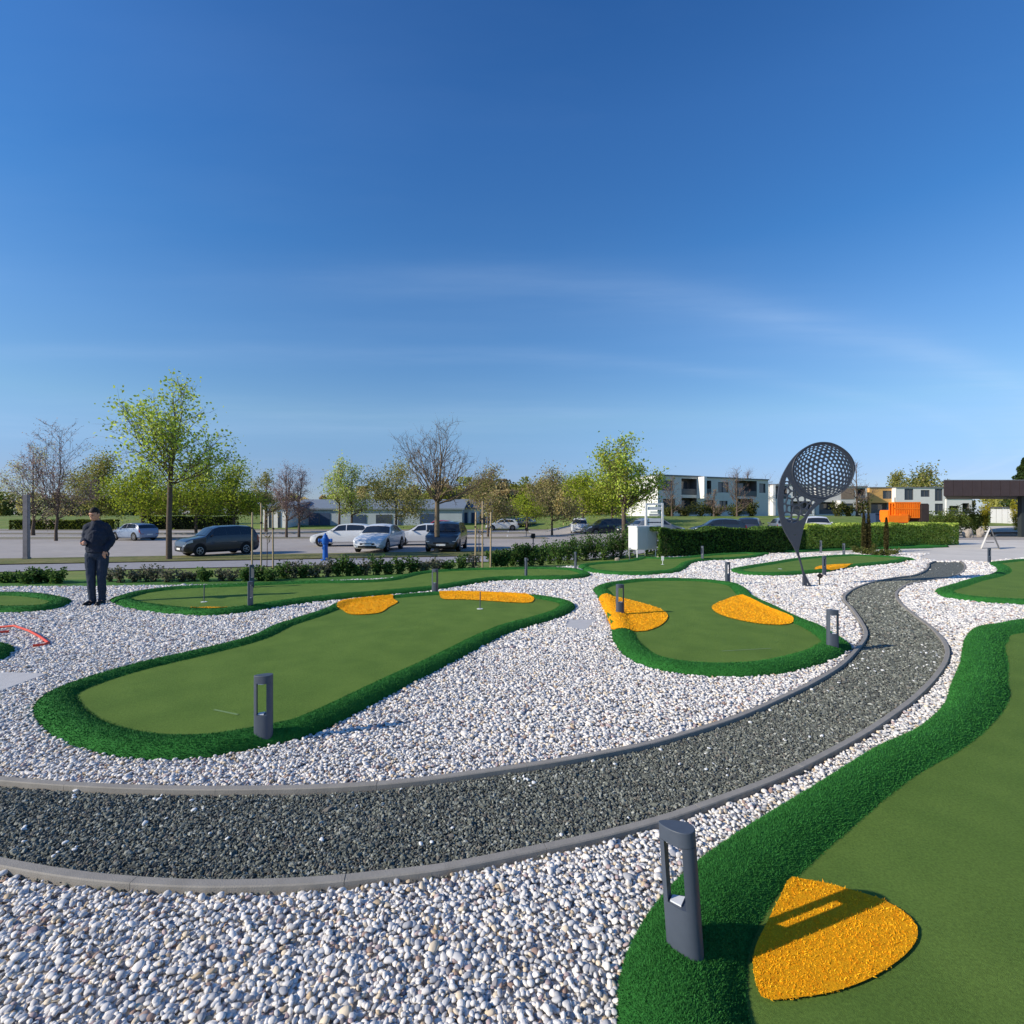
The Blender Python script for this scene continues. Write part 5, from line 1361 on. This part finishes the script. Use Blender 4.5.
# ------------------------------------------------------------------ buildings
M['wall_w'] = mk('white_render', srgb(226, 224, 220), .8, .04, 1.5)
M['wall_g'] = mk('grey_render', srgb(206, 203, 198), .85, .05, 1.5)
M['wall_b'] = mk('brown_cladding', srgb(132, 116, 102), .85, .12, 2.)
M['wall_o'] = mk('ochre_render', srgb(216, 168, 104), .85, .05, 1.5)
M['pane'] = mk('window_pane', srgb(58, 66, 76), .08, .05, 1., spec=.8)
M['frame'] = mk('window_frame_paint', srgb(90, 92, 96), .5, .05, 6.)
M['recess'] = mk('loggia_lining', srgb(92, 88, 88), .85, .06, 2.)
M['roof'] = mk('flat_roof_edge', srgb(120, 122, 126), .7, .06, 3.)
def house(label, origin, th, Lh, D, H, wallm, feats, z0=None, fins=(), name='terraced_house', group='modern terraced houses with flat roofs'):
    """origin: front-left corner; front runs along th; feats: (kind, s0, s1, z0, z1) on the front, kind: win/door/recess/panel:<mat>"""
    t = thing(name, label, 'house', (origin[0], origin[1], z0), th, group)
    dep = .9
    m = MB()
    # front wall as cells so the openings are real recesses
    S = sorted({0, Lh} | {v for f in feats for v in f[1:3]}); Z = sorted({-1.5, H} | {v for f in feats for v in f[3:5]})
    def hit(s, z):
        for f in feats:
            if f[1] < s < f[2] and f[3] < z < f[4] and f[0] in ('win', 'door', 'recess'): return f
    for i in range(len(S)-1):
        for j in range(len(Z)-1):
            if not hit((S[i]+S[i+1])/2, (Z[j]+Z[j+1])/2):
                m.add([(S[i], 0, Z[j]), (S[i+1], 0, Z[j]), (S[i+1], 0, Z[j+1]), (S[i], 0, Z[j+1])], [(0,1,2,3)])
    b = [(0,0,-1.5), (Lh,0,-1.5), (Lh,D,-1.5), (0,D,-1.5), (0,0,H), (Lh,0,H), (Lh,D,H), (0,D,H)]
    m.add(b, [(1,2,6,5), (2,3,7,6), (3,0,4,7), (4,5,6,7)])
    m.build('wall', wallm, t)
    m = MB(); m.box((Lh/2, D/2-.05, H+.10), (Lh+.16, D+.22, .2)); m.build('roof', M['roof'], t)
    for f in feats:
        k, s0, s1, a, c = f
        if k in ('win', 'door', 'recess'):
            d = .22 if k != 'recess' else 1.5
            m = MB(); m.add([(s0,0,a),(s1,0,a),(s1,0,c),(s0,0,c),(s0,d,a),(s1,d,a),(s1,d,c),(s0,d,c)], [(0,1,5,4),(1,2,6,5),(2,3,7,6),(3,0,4,7)]+([(4,5,6,7)] if k == 'recess' else []))
            if k == 'recess':
                m.build('loggia', M['recess'], t)
                m = MB(); w_ = (s1-s0)*.36; m.box(((s0+s1)/2, d-.03, (a+c)/2-.1), (w_*1.6, .05, (c-a)*.8)); wf = m.build('window', M['pane'], t)
                m = MB(); m.box(((s0+s1)/2, .08, a+.5), (s1-s0, .05, .9)); m.build('balcony_panel', M['frame'], t)
            else:
                wf = m.build('window', M['frame'], t)
                m = MB(); m.add([(s0,d-.02,a),(s1,d-.02,a),(s1,d-.02,c),(s0,d-.02,c)], [(0,1,2,3)]); m.build('pane', M['pane'], wf)
                m = MB(); n = max(1, round((s1-s0)/1.1)); e = .07
                for q in range(n+1): m.box((s0+(s1-s0)*q/n+(e/2 if q == 0 else -e/2 if q == n else 0), d-.07, (a+c)/2), (e, .06, c-a))
                m.box(((s0+s1)/2, d-.071, a+e/2), (s1-s0-.01, .058, e)); m.box(((s0+s1)/2, d-.071, c-e/2), (s1-s0-.01, .058, e)); m.build('sash', M['frame'], wf)
        else:
            m = MB(); m.box(((s0+s1)/2, -.02, (a+c)/2), (s1-s0, .05, c-a)); m.build('cladding', M[k], t)
    for s0, s1, out_, a, c in fins:
        m = MB(); m.box(((s0+s1)/2, -out_/2-.01, (a+c)/2), (s1-s0, out_, c-a)); m.build('party_wall', M['wall_w'], t)
    return t
th = R(24); Y0 = 80.; X0 = at(658, Y0); zb = 1.5; HH = 6.2
def along(L): return (X0+L*math.cos(th), Y0+L*math.sin(th))
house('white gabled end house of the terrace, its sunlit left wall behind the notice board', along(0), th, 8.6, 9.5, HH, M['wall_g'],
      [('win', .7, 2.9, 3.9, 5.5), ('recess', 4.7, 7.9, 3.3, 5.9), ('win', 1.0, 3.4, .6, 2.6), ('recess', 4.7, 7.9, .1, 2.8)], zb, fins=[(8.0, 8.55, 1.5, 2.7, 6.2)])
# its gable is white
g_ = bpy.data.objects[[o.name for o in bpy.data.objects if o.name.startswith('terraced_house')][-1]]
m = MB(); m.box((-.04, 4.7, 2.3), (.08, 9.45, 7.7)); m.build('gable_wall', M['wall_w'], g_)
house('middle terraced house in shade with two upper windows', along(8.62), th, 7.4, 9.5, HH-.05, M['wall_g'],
      [('recess', .5, 2.4, 3.4, 5.7), ('win', 3.9, 6.2, 3.8, 5.5), ('win', 1.0, 3.0, .3, 2.5), ('win', 4.2, 6.0, .8, 2.4)], zb)
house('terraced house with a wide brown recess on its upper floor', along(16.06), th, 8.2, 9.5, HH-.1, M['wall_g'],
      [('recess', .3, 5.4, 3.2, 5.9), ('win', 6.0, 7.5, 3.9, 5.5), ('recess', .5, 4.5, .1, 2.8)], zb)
def wider(k, feats): return [(f[0], f[1]*k, f[2]*k, f[3], f[4]) for f in feats]
def row(label, p0, p1, Y, top, ang, mat, feats, L0, D=9, fins=()):
    x0 = at(p0, Y); Lh = (at(p1, Y)-x0)*1.01; k = Lh/L0
    house(label, (x0, Y), R(ang), Lh, D, zy(top, Y)-1.8, M[mat], wider(k, feats), 1.6, fins=[(a*k, b*k, c, d, e) for a, b, c, d, e in fins])
row('white terraced house seen partly through the sculpture', 763, 815.5, 104, 484, 3, 'wall_w',
      [('recess', 1.6, 4.2, 3.2, 5.8), ('win', 5.2, 7.6, 3.7, 5.4), ('recess', 4.8, 8.6, .1, 2.7)], 9.0, fins=[(1.2, 1.6, 1.2, -1, 6.0)])
row('grey terraced house right of the sculpture with a balcony slab', 816, 868.5, 111, 486, 3, 'wall_g',
      [('wall_b', 4.7, 7.2, 3.3, 5.7), ('recess', .6, 3.6, .1, 2.7), ('recess', 7.5, 9.3, 3.2, 5.7), ('win', 4.8, 7.0, .4, 2.4)], 9.6, fins=[(3.8, 4.3, 1.3, -1, 3.0)])
row('ochre terraced house left of the long white one', 869.5, 895, 114, 487, 2, 'wall_o',
      [('win', 2.6, 4.3, 3.5, 5.3), ('recess', .3, 4.4, .1, 2.6)], 4.9)
row('long white house with dark windows and balcony behind the orange machine', 895.8, 946, 113, 487, 1, 'wall_w',
      [('win', 1.6, 3.2, 3.2, 5.7), ('win', 4.6, 6.2, 3.9, 5.4), ('win', 7.2, 8.6, 3.0, 5.7), ('win', 7.2, 8.7, .1, 2.4), ('recess', .8, 4.6, .1, 2.6)], 9.2)
row('low white and dark wing under the line of the canopy', 946.3, 972, 113, 498, 1, 'wall_w',
      [('recess', .6, 2.6, .1, 1.9), ('recess', 3.4, 4.8, .2, 2.5)], 5.4)
# low pale hall behind the car park trees
M['hall'] = mk('hall_cladding', srgb(158, 168, 174), .7, .06, 1.)
M['hallroof'] = mk('hall_roof', srgb(122, 132, 142), .6, .06, 1.)
M['blue'] = mk('blue_gate_paint', srgb(52, 70, 96), .5, .06, 3.)
def hall(label, px0, px1, Y, top, eave, wm, rm, gates, name='hall'):
    x0, x1 = at(px0, Y), at(px1, Y); z0 = -.4; H = zy(top, Y)-z0; E = zy(eave, Y)-z0; w_ = x1-x0; D = 14.
    t = thing(name, label, 'building', (x0, Y, z0))
    m = MB(); m.add([(0,0,-.3),(w_,0,-.3),(w_,0,E),(0,0,E),(0,D,-.3),(w_,D,-.3),(w_,D,E),(0,D,E),(0,D/2,H-.12),(w_,D/2,H-.12)], [(0,1,2,3),(1,5,9,2),(5,4,7,6),(4,0,3,8),(5,6,9),(4,8,7)]); m.build('wall', wm, t)
    m = MB(); o_ = .4
    for a, b in (((-o_, E-.16), (D/2, H)), ((D+o_, E-.16), (D/2, H))):
        m.add([(-o_, a[0], a[1]), (w_+o_, a[0], a[1]), (w_+o_, b[0], b[1]), (-o_, b[0], b[1]), (-o_, a[0], a[1]+.22), (w_+o_, a[0], a[1]+.22), (w_+o_, b[0], b[1]+.22), (-o_, b[0], b[1]+.22)], [(0,1,2,3),(4,5,6,7),(0,1,5,4),(1,2,6,5),(3,0,4,7)])
    m.build('roof', rm, t)
    for k, a, b, c, mt in gates:
        s0, s1 = at(a, Y)-x0, at(b, Y)-x0; h = zy(c, Y)-z0
        m = MB(); m.box(((s0+s1)/2, -.03, h/2-.1), (s1-s0, .12, h+.0)); g0 = m.build(k, M[mt], t)
        m = MB(); n = max(1, int((s1-s0)/1.3))
        for q in range(1, n): m.box((s0+(s1-s0)*q/n, -.11, h/2-.1), (.1, .05, h-.05))
        if n > 1: m.build('rail', M['frame'], g0)
hall('long pale blue hall with a low roof behind the white cars', 288, 462, 78, 499.5, 508.5, M['hall'], M['hallroof'],
     [('gate', 309, 330, 512.5, 'blue'), ('gate', 352, 366, 514, 'blue'), ('window', 376, 392, 514, 'pane'), ('door', 398, 402, 515, 'blue'), ('gate', 420, 434, 513, 'blue')])
hall('small pavilion with a grey roof and white columns behind the stakes', 458, 490, 82, 499, 507.5, M['wall_g'], mk('pavilion_roof', srgb(112, 106, 116), .7, .1, 1.),
     [('column', 460, 462.5, 511, 'white'), ('door', 463.5, 467.5, 512, 'blue'), ('column', 468.5, 470.5, 511, 'white'), ('door', 471.5, 475.5, 512, 'blue'), ('column', 476.5, 478.5, 511, 'white'), ('door', 480, 486, 513, 'blue')], 'pavilion')
hall('small white shed with dark slit windows left of the blue hall', 263, 287.5, 74, 501.5, 506.5, M['wall_w'], M['hallroof'],
     [('window', 269, 271, 512, 'pane'), ('window', 278, 280.5, 511, 'pane')], 'shed')
# canopy of the club house at the right edge
M['fascia'] = mk('canopy_fascia', srgb(72, 60, 60), .6, .12, 3., .1, 40)
Yc = 40.; xa = at(943.5, Yc); zt_, zb_ = zy(480.5, Yc), zy(496, Yc)
t = thing('canopy', 'wide dark brown flat canopy of a building reaching in at the right edge', 'canopy', (xa, Yc, tz(xa, Yc)))
zz = tz(xa, Yc)
m = MB(); m.prism([(0, 0), (22, 0), (31, 10), (8.8, 10)], zb_-zz+.05, zt_-zz-.05); m.build('roof_slab', M['fascia'], t)
m = MB()
for i in range(30): m.bbox((.37+i*.735, -.03, (zt_+zb_)/2-zz), (.715, .05, zt_-zb_), .008)
m.build('fascia_panel', M['fascia'], t)
m = MB(); m.prism([(-.05, -.06), (22.05, -.06), (31.1, 10.05), (8.75, 10.05)], zt_-zz+.005, zt_-zz+.055); m.build('roof_edge', M['roof'], t)
for dx, dy in ((at(1021.5, 41)-xa, 1.), (at(1021.5, 41)-xa+6, 1.), (at(1021.5, 41)-xa+9, 9)):
    m = MB(); m.bbox((dx, dy, (zb_-zz)/2), (.34, .34, zb_-zz+.05), .02); m.build('column', mk('column_paint', srgb(48, 54, 56), .5, .05, 3.), t)
# white panels on a stand under the canopy
Yp = 58.; x0, x1 = at(990.5, Yp), at(1013, Yp); zp = tz(x0, Yp); z1, z2 = zy(525, Yp)-zp, zy(508.5, Yp)-zp
t = thing('white_display_wall', 'white panelled display wall standing on the grass beyond the canopy column', 'display', (x0, Yp, zp), R(-22))
m = MB()
for i in range(5):
    w_ = (x1-x0)/5; m.bbox((w_*(i+.5), 0, (z1+z2)/2), (w_-.03, .06, z2-z1), .01)
m.build('panel', M['white'], t)
m = MB()
for i in range(6): m.box(((x1-x0)*i/5, .06, z2/2), (.05, .05, z2+.1))
m.box(((x1-x0)/2, .06, z1-.12), (x1-x0, .05, .1)); m.build('stand', M['metal_dark'], t)
m = MB(); m.box(((x1-x0)/2, 0.05, z2+.12), (x1-x0+.2, .5, .12)); m.build('top_shelf', M['frame'], t)
# long dark bench under the canopy
x, Yb = at(1006, 41.5), 41.5; m = MB(); m.box((0, 0, .32), (7, .5, .12)); 
t = thing('bench', 'long low dark bench on the paved square under the canopy', 'bench', (x+2, Yb, tz(x, Yb)))
m.build('seat', M['black'], t)
for dx in (-3, 0, 3):
    m = MB(); m.box((dx, 0, .13), (.12, .42, .26)); m.build('leg', M['metal_dark'], t)
# low stone seats at the hedge end
M['stone'] = mk('rough_stone', srgb(158, 148, 136), .9, .2, 5., .6, 12)
for px, py, w_, h, lab in ((968, 536, 9, 9, 'left one of two rough grey boulders at the end of the bright hedge'), (980.5, 535.5, 7, 10, 'right one of two rough grey boulders at the end of the bright hedge'), (617.5, 557.5, 5, 4, 'small pale rock at the foot of the dark thicket left of the white cabinet')):
    x, y = g(px, py, 0); k = y/F; bm = bmesh.new(); bmesh.ops.create_icosphere(bm, subdivisions=3, radius=.5)
    for v in bm.verts:
        q = 1+.35*noise.noise(v.co*2.2+Vector((px, 0, 0)))+.12*noise.noise(v.co*6); v.co = Vector((v.co.x*w_*k*q, v.co.y*w_*k*.8*q, v.co.z*h*k*1.2*q+h*k*.38))
    me = bpy.data.meshes.new('boulder'); bm.to_mesh(me); bm.free(); me.materials.append(M['stone'])
    o = bpy.data.objects.new('boulder', me); COL.objects.link(o); o.location = (x, y, tz(x, y)); tag(o, lab, 'boulder')
# A-board
x, y = g(990, 548.5, 0); k = y/F
t = thing('a_board', 'folding A-board with a white face seen from its side on the paved square', 'sign', (x, y, 0), R(-41))
for sgn, nm, mt in ((-1, 'panel', 'white'), (1, 'panel', 'metal_dark')):
    m = MB(); h = 21*k; M3 = Matrix.Rotation(sgn*R(-17.5), 3, 'Y')
    m.box((sgn*.165, 0, h*.5), (.035, .62, h*1.04), M=M3); p = m.build(nm, M['frame'] if sgn > 0 else M['wall_g'], t)
    m = MB(); m.box((sgn*.165+sgn*.021, 0, h*.5+.01), (.008, .54, h*.86), M=M3); m.build('poster', M[mt], p)
m = MB(); m.box((0, .2, .3), (.3, .02, .02)); m.box((0, -.2, .3), (.3, .02, .02)); m.build('stay', M['frame'], t)

# ------------------------------------------------------------------ orange machine behind the hedge
M['orange'] = mk('orange_machine_paint', srgb(244, 124, 18), .5, .08, 3.)
Ym = 38.; x0 = at(885, Ym); z0 = tz(x0, Ym); k = Ym/F
def X_(px): return at(px, Ym)-x0
def Z_(py): return zy(py, Ym)-z0
t = thing('tracked_carrier', 'orange machine with a barred body and dark rear block behind the bright hedge', 'machine', (x0, Ym, z0))
m = MB(); m.bbox(((X_(887)+X_(908))/2, .3, (Z_(523)+Z_(515))/2), (X_(908)-X_(887), .8, Z_(515)-Z_(523)), .05); m.bbox(((X_(900)+X_(908))/2, .3, Z_(515)+.03), (X_(908)-X_(900), .7, .12), .03); m.build('front_ledge', M['orange'], t)
m = MB(); xa_, xb_ = X_(896.5), X_(921); za_, zc_ = Z_(518), Z_(502)
m.bbox(((xa_+xb_)/2, 1.4, (za_+Z_(510))/2-.1), (xb_-xa_-.14, 1.0, Z_(510)-za_+.2), .05); m.build('body', M['orange'], t)
m = MB(); n = 13
for i in range(n+1): m.box((xa_+(xb_-xa_)*i/n, .12, (za_+zc_)/2), (.07, .07, zc_-za_))
for zq in (za_+.04, (za_+zc_)/2+.1, zc_-.04): m.box(((xa_+xb_)/2, .12, zq), (xb_-xa_+.07, .09, .09))
m.box(((xa_+xb_)/2, .72, (za_+zc_)/2), (xb_-xa_-.1, .04, zc_-za_-.1))
for yy in (.4, .7):
    for xx in (xa_, xb_): m.box((xx, yy, (za_+zc_)/2), (.07, .07, zc_-za_))
for xx in (xa_, xb_): m.box((xx, .42, zc_-.041), (.088, .6, .088))
m.build('bar_cage', M['orange'], t)
m = MB(); m.bbox(((X_(920.5)+X_(930))/2, .8, (Z_(522)+Z_(503.5))/2), (X_(930)-X_(920.5)-.04, 1.6, Z_(503.5)-Z_(522)), .06); m.build('engine_block', mk('machine_dark_paint', srgb(58, 48, 44), .6, .15, 4.), t)
for yy in (.9, 2.0):
    m = MB(); m.bbox((X_(908), yy+.1, .36), (X_(929)-X_(887), .36, .72), .16); m.build('track', M['rubber'], t)
m = MB(); m.tube([(X_(899), .4, zc_-.1), (X_(899), .4, zc_+.35)], .03, 6); m.build('exhaust', M['black'], t)
m = MB(); x, Yd = at(883, 44), 44; 
t2 = thing('blue_container', 'small dark blue skip behind the hedge left of the orange machine', 'skip', (x, Yd, tz(x, Yd)))
m.add([(-1.0,-.7,.05),(1.0,-.7,.05),(1.0,.7,.05),(-1.0,.7,.05),(-1.3,-.9,1.9),(1.3,-.9,1.9),(1.3,.9,1.9),(-1.3,.9,1.9)], [(3,2,1,0),(0,1,5,4),(1,2,6,5),(2,3,7,6),(3,0,4,7)]); o = m.build('bin', M['blue'], t2)
sd = o.modifiers.new('wall', 'SOLIDIFY'); sd.thickness = .05
m = MB(); [m.box((xx, -.81, 1.0), (.08, .1, 1.6), M=Matrix.Rotation(R(-6), 3, 'X')) for xx in (-.6, 0, .6)]; m.box((0, -.93, 1.9), (2.7, .07, .09)); m.build('rib', M['blue'], t2)

# ------------------------------------------------------------------ street furniture
# white cabinet on legs and the glazed notice board behind it
Yk = 20.2; k = Yk/F; xk = at(637, Yk)
t = thing('white_cabinet', 'white metal cabinet on thin legs at the left end of the dark hedge', 'cabinet', (xk, Yk, 0), R(20))
W_, D_, zl, zh = .92, .62, zy(550, Yk), zy(527, Yk)
m = MB(); m.bbox((W_/2, D_/2, (zl+zh)/2), (W_, D_, zh-zl), .012); m.build('body', M['white'], t)
m = MB(); m.bbox((W_/2, D_/2, zh+.015), (W_+.05, D_+.05, .04), .008); m.build('lid', M['white'], t)
for sx in (0, 1): m = MB(); m.bbox((W_*(.25+.5*sx), -.008, (zl+zh)/2), (W_*.47, .02, (zh-zl)*.92), .004); m.build('door', M['wall_g'], t)
for sx in (.03, W_-.03):
    for sy in (.03, D_-.03): m = MB(); m.tube([(sx, sy, -.02), (sx, sy, zl+.02)], .022, 8); m.build('leg', M['white'], t)
Yn = 22.6; xn = at(646, Yn)
t = thing('notice_board', 'tall glazed notice board with a white frame behind the white cabinet', 'notice board', (xn, Yn, tz(xn, Yn)), R(10))
wn = at(663.5, Yn)-xn; zt_ = zy(503, Yn)-tz(xn, Yn)
for xx in (0, wn): m = MB(); m.bbox((xx, 0, zt_/2), (.09, .09, zt_), .008); m.build('post', M['white'], t)
for zq in (zt_-.05, zt_*.52, .72): m = MB(); m.box((wn/2, .0, zq), (wn-.092, .07, .08)); m.build('rail', M['white'], t)
m = MB(); m.box((wn/2, .0, zt_*.55+.2), (wn-.095, .012, zt_*.80-.4)); 
gm = bpy.data.materials.new('clear_board_glass'); gm.use_nodes = True; nt = gm.node_tree; b = nt.nodes['Principled BSDF']; b.inputs['Transmission Weight'].default_value = 1; b.inputs['IOR'].default_value = 1.05; b.inputs['Roughness'].default_value = .02; b.inputs['Base Color'].default_value = (.86, .92, .92, 1)
m.build('glass_pane', gm, t)
for zq, w_, h, mt in ((zt_*.90, .8, .14, 'white'), (zt_*.78, .62, .10, 'wall_g'), (zt_*.68, .78, .16, 'white'), (zt_*.44, .8, .22, 'wall_g'), (zt_*.60, .8, .12, 'white'), (zt_*.53-.17, .6, .09, 'hall'), (zt_*.83, .5, .05, 'hall')):
    m = MB(); m.box((wn/2, -.02, zq), (wn*w_, .012, h)); m.build('notice', M[mt], t)
# grey post at the left
Y_ = F*(CH+.4)/(559.5-HY); xp = at(26.5, Y_)
t = thing('square_post', 'tall weathered grey post on the verge at the left edge', 'post', (xp, Y_, -.4), R(12))
m = MB(); m.bbox((0, 0, zy(495, Y_)/2+.2), (.20, .20, zy(495, Y_)+.42), .015); m.build('shaft', mk('weathered_post', srgb(150, 140, 140), .85, .15, 5., .3, 30), t)
m = MB(); m.bbox((0, 0, .06), (.26, .26, .08), .02); m.build('foot', M['conc'], t)
# blue hydrant
M['hyd'] = mk('hydrant_blue', srgb(30, 92, 172), .45, .08, 10.)
Y_ = F*(CH+.39)/(560-HY); xh = at(325.3, Y_)
t = thing('fire_hydrant', 'bright blue pillar hydrant on the verge in front of the white hatchback', 'hydrant', (xh, Y_, -.385))
m = MB(); m.lathe([(.19, -.02), (.19, .05), (.12, .07), (.105, .70), (.13, .72), (.15, .78), (.15, .98), (.12, 1.02), (.09, 1.12), (.04, 1.16), (.03, 1.22)], 18); m.build('barrel', M['hyd'], t, smooth=35)
for sx in (-1, 1): m = MB(); m.lathe([(.07, .10), (.07, .24), (.09, .245), (.09, .30), (.03, .31)], 14, axis='X'); o = m.build('outlet', M['hyd'], t, smooth=35); o.location = (0, 0, .88); o.rotation_euler = (0, 0, 0 if sx > 0 else math.pi)
m = MB(); m.lathe([(.055, .08), (.055, .2), (.07, .205), (.07, .24)], 12, axis='Y'); o = m.build('outlet', M['hyd'], t, smooth=35); o.location = (0, 0, .55); o.rotation_euler = (0, 0, math.pi)
# stakes
for px, pb, pt, labe in ((252, 572, 512, 'stake with a pale top behind the two aligned bollard lamps'), (261.3, 577, 503, 'tallest stake of the left group of three'), (273.2, 574, 512, 'right-hand stake of the left group of three'),
        (475.3, 567.5, 512, 'left-hand stake of the three by the dark thicket'), (482.5, 567.5, 501, 'middle and tallest stake of the three by the dark thicket'), (490.5, 567.5, 512, 'right-hand stake of the three by the dark thicket')):
    z = -.1
    for _ in range(8): x, y = g(px, pb, z); z = tz(x, y)
    H = zy(pt, y)-z; r = .85*y/F
    t = thing('wooden_stake', labe, 'stake', (x, y, z), 0, 'pale wooden stakes in the planting row')
    m = MB(); m.tube([(0, 0, -.1), (random.Random(int(px)).uniform(-.02, .02), 0, H-.03), (random.Random(int(px)).uniform(-.02, .02), 0, H)], [r, r*.96, r*.7], 10); m.build('pole', M['wood'], t, smooth=50)
    m = MB(); m.tube([(0, 0, H*.72), (0, 0, H*.745)], r*1.25, 10); m.build('tie', M['black'], t)
# young plants tied to the stakes are bare stems
for px, pb, pt in ((267, 575, 508), (479, 567.5, 507)):
    z = -.1
    for _ in range(8): x, y = g(px, pb, z); z = tz(x, y)
    tree('sapling', 'thin bare sapling between the stakes of the '+('left group' if px < 300 else 'group by the dark thicket'), px, y, pt, 10, pb-30, 60, .05, BROWN, 6, 3, 3, int(px), .8, twig_r=.004, z=z)
# small posts with a box head at the edge of the car park, little dark post by the cabinet
for px, pb, pt, lab, hd in ((533.2, 549.5, 533.5, 'short post with a dark box head at the car park edge, left of the thicket', 1), (526.3, 538, 527.5, 'farther and smaller post with a box head, before the brownish tree', 1)):
    Yq = F*(CH+.4)/(pb-HY); x = at(px, Yq); H = zy(pt, Yq)+.4; t = thing('box_post', lab, 'post', (x, Yq, -.39), 0)
    m = MB(); m.tube([(0,0,0), (0,0,H*.72)], .035, 8); m.build('stem', M['metal_dark'], t)
    m = MB(); m.bbox((0, 0, H*.84), (.24, .2, H*.30), .02); m.build('head_box', M['black'], t)
    m = MB(); m.bbox((-.13, 0, H*.8), (.06, .14, H*.16), .01); m.build('side_flap', M['metal_dark'], t)
x, y = g(629.7, 558, 0); t = thing('short_post', 'short dark marker post just left of the white cabinet', 'post', (x, y, 0))
m = MB(); m.tube([(0,0,-.05), (0,0,.34)], .025, 8); m.build('stem', M['metal_dark'], t); m = MB(); m.bbox((0, -.02, .36), (.11, .03, .09), .006); m.build('marker_plate', M['wall_g'], t)
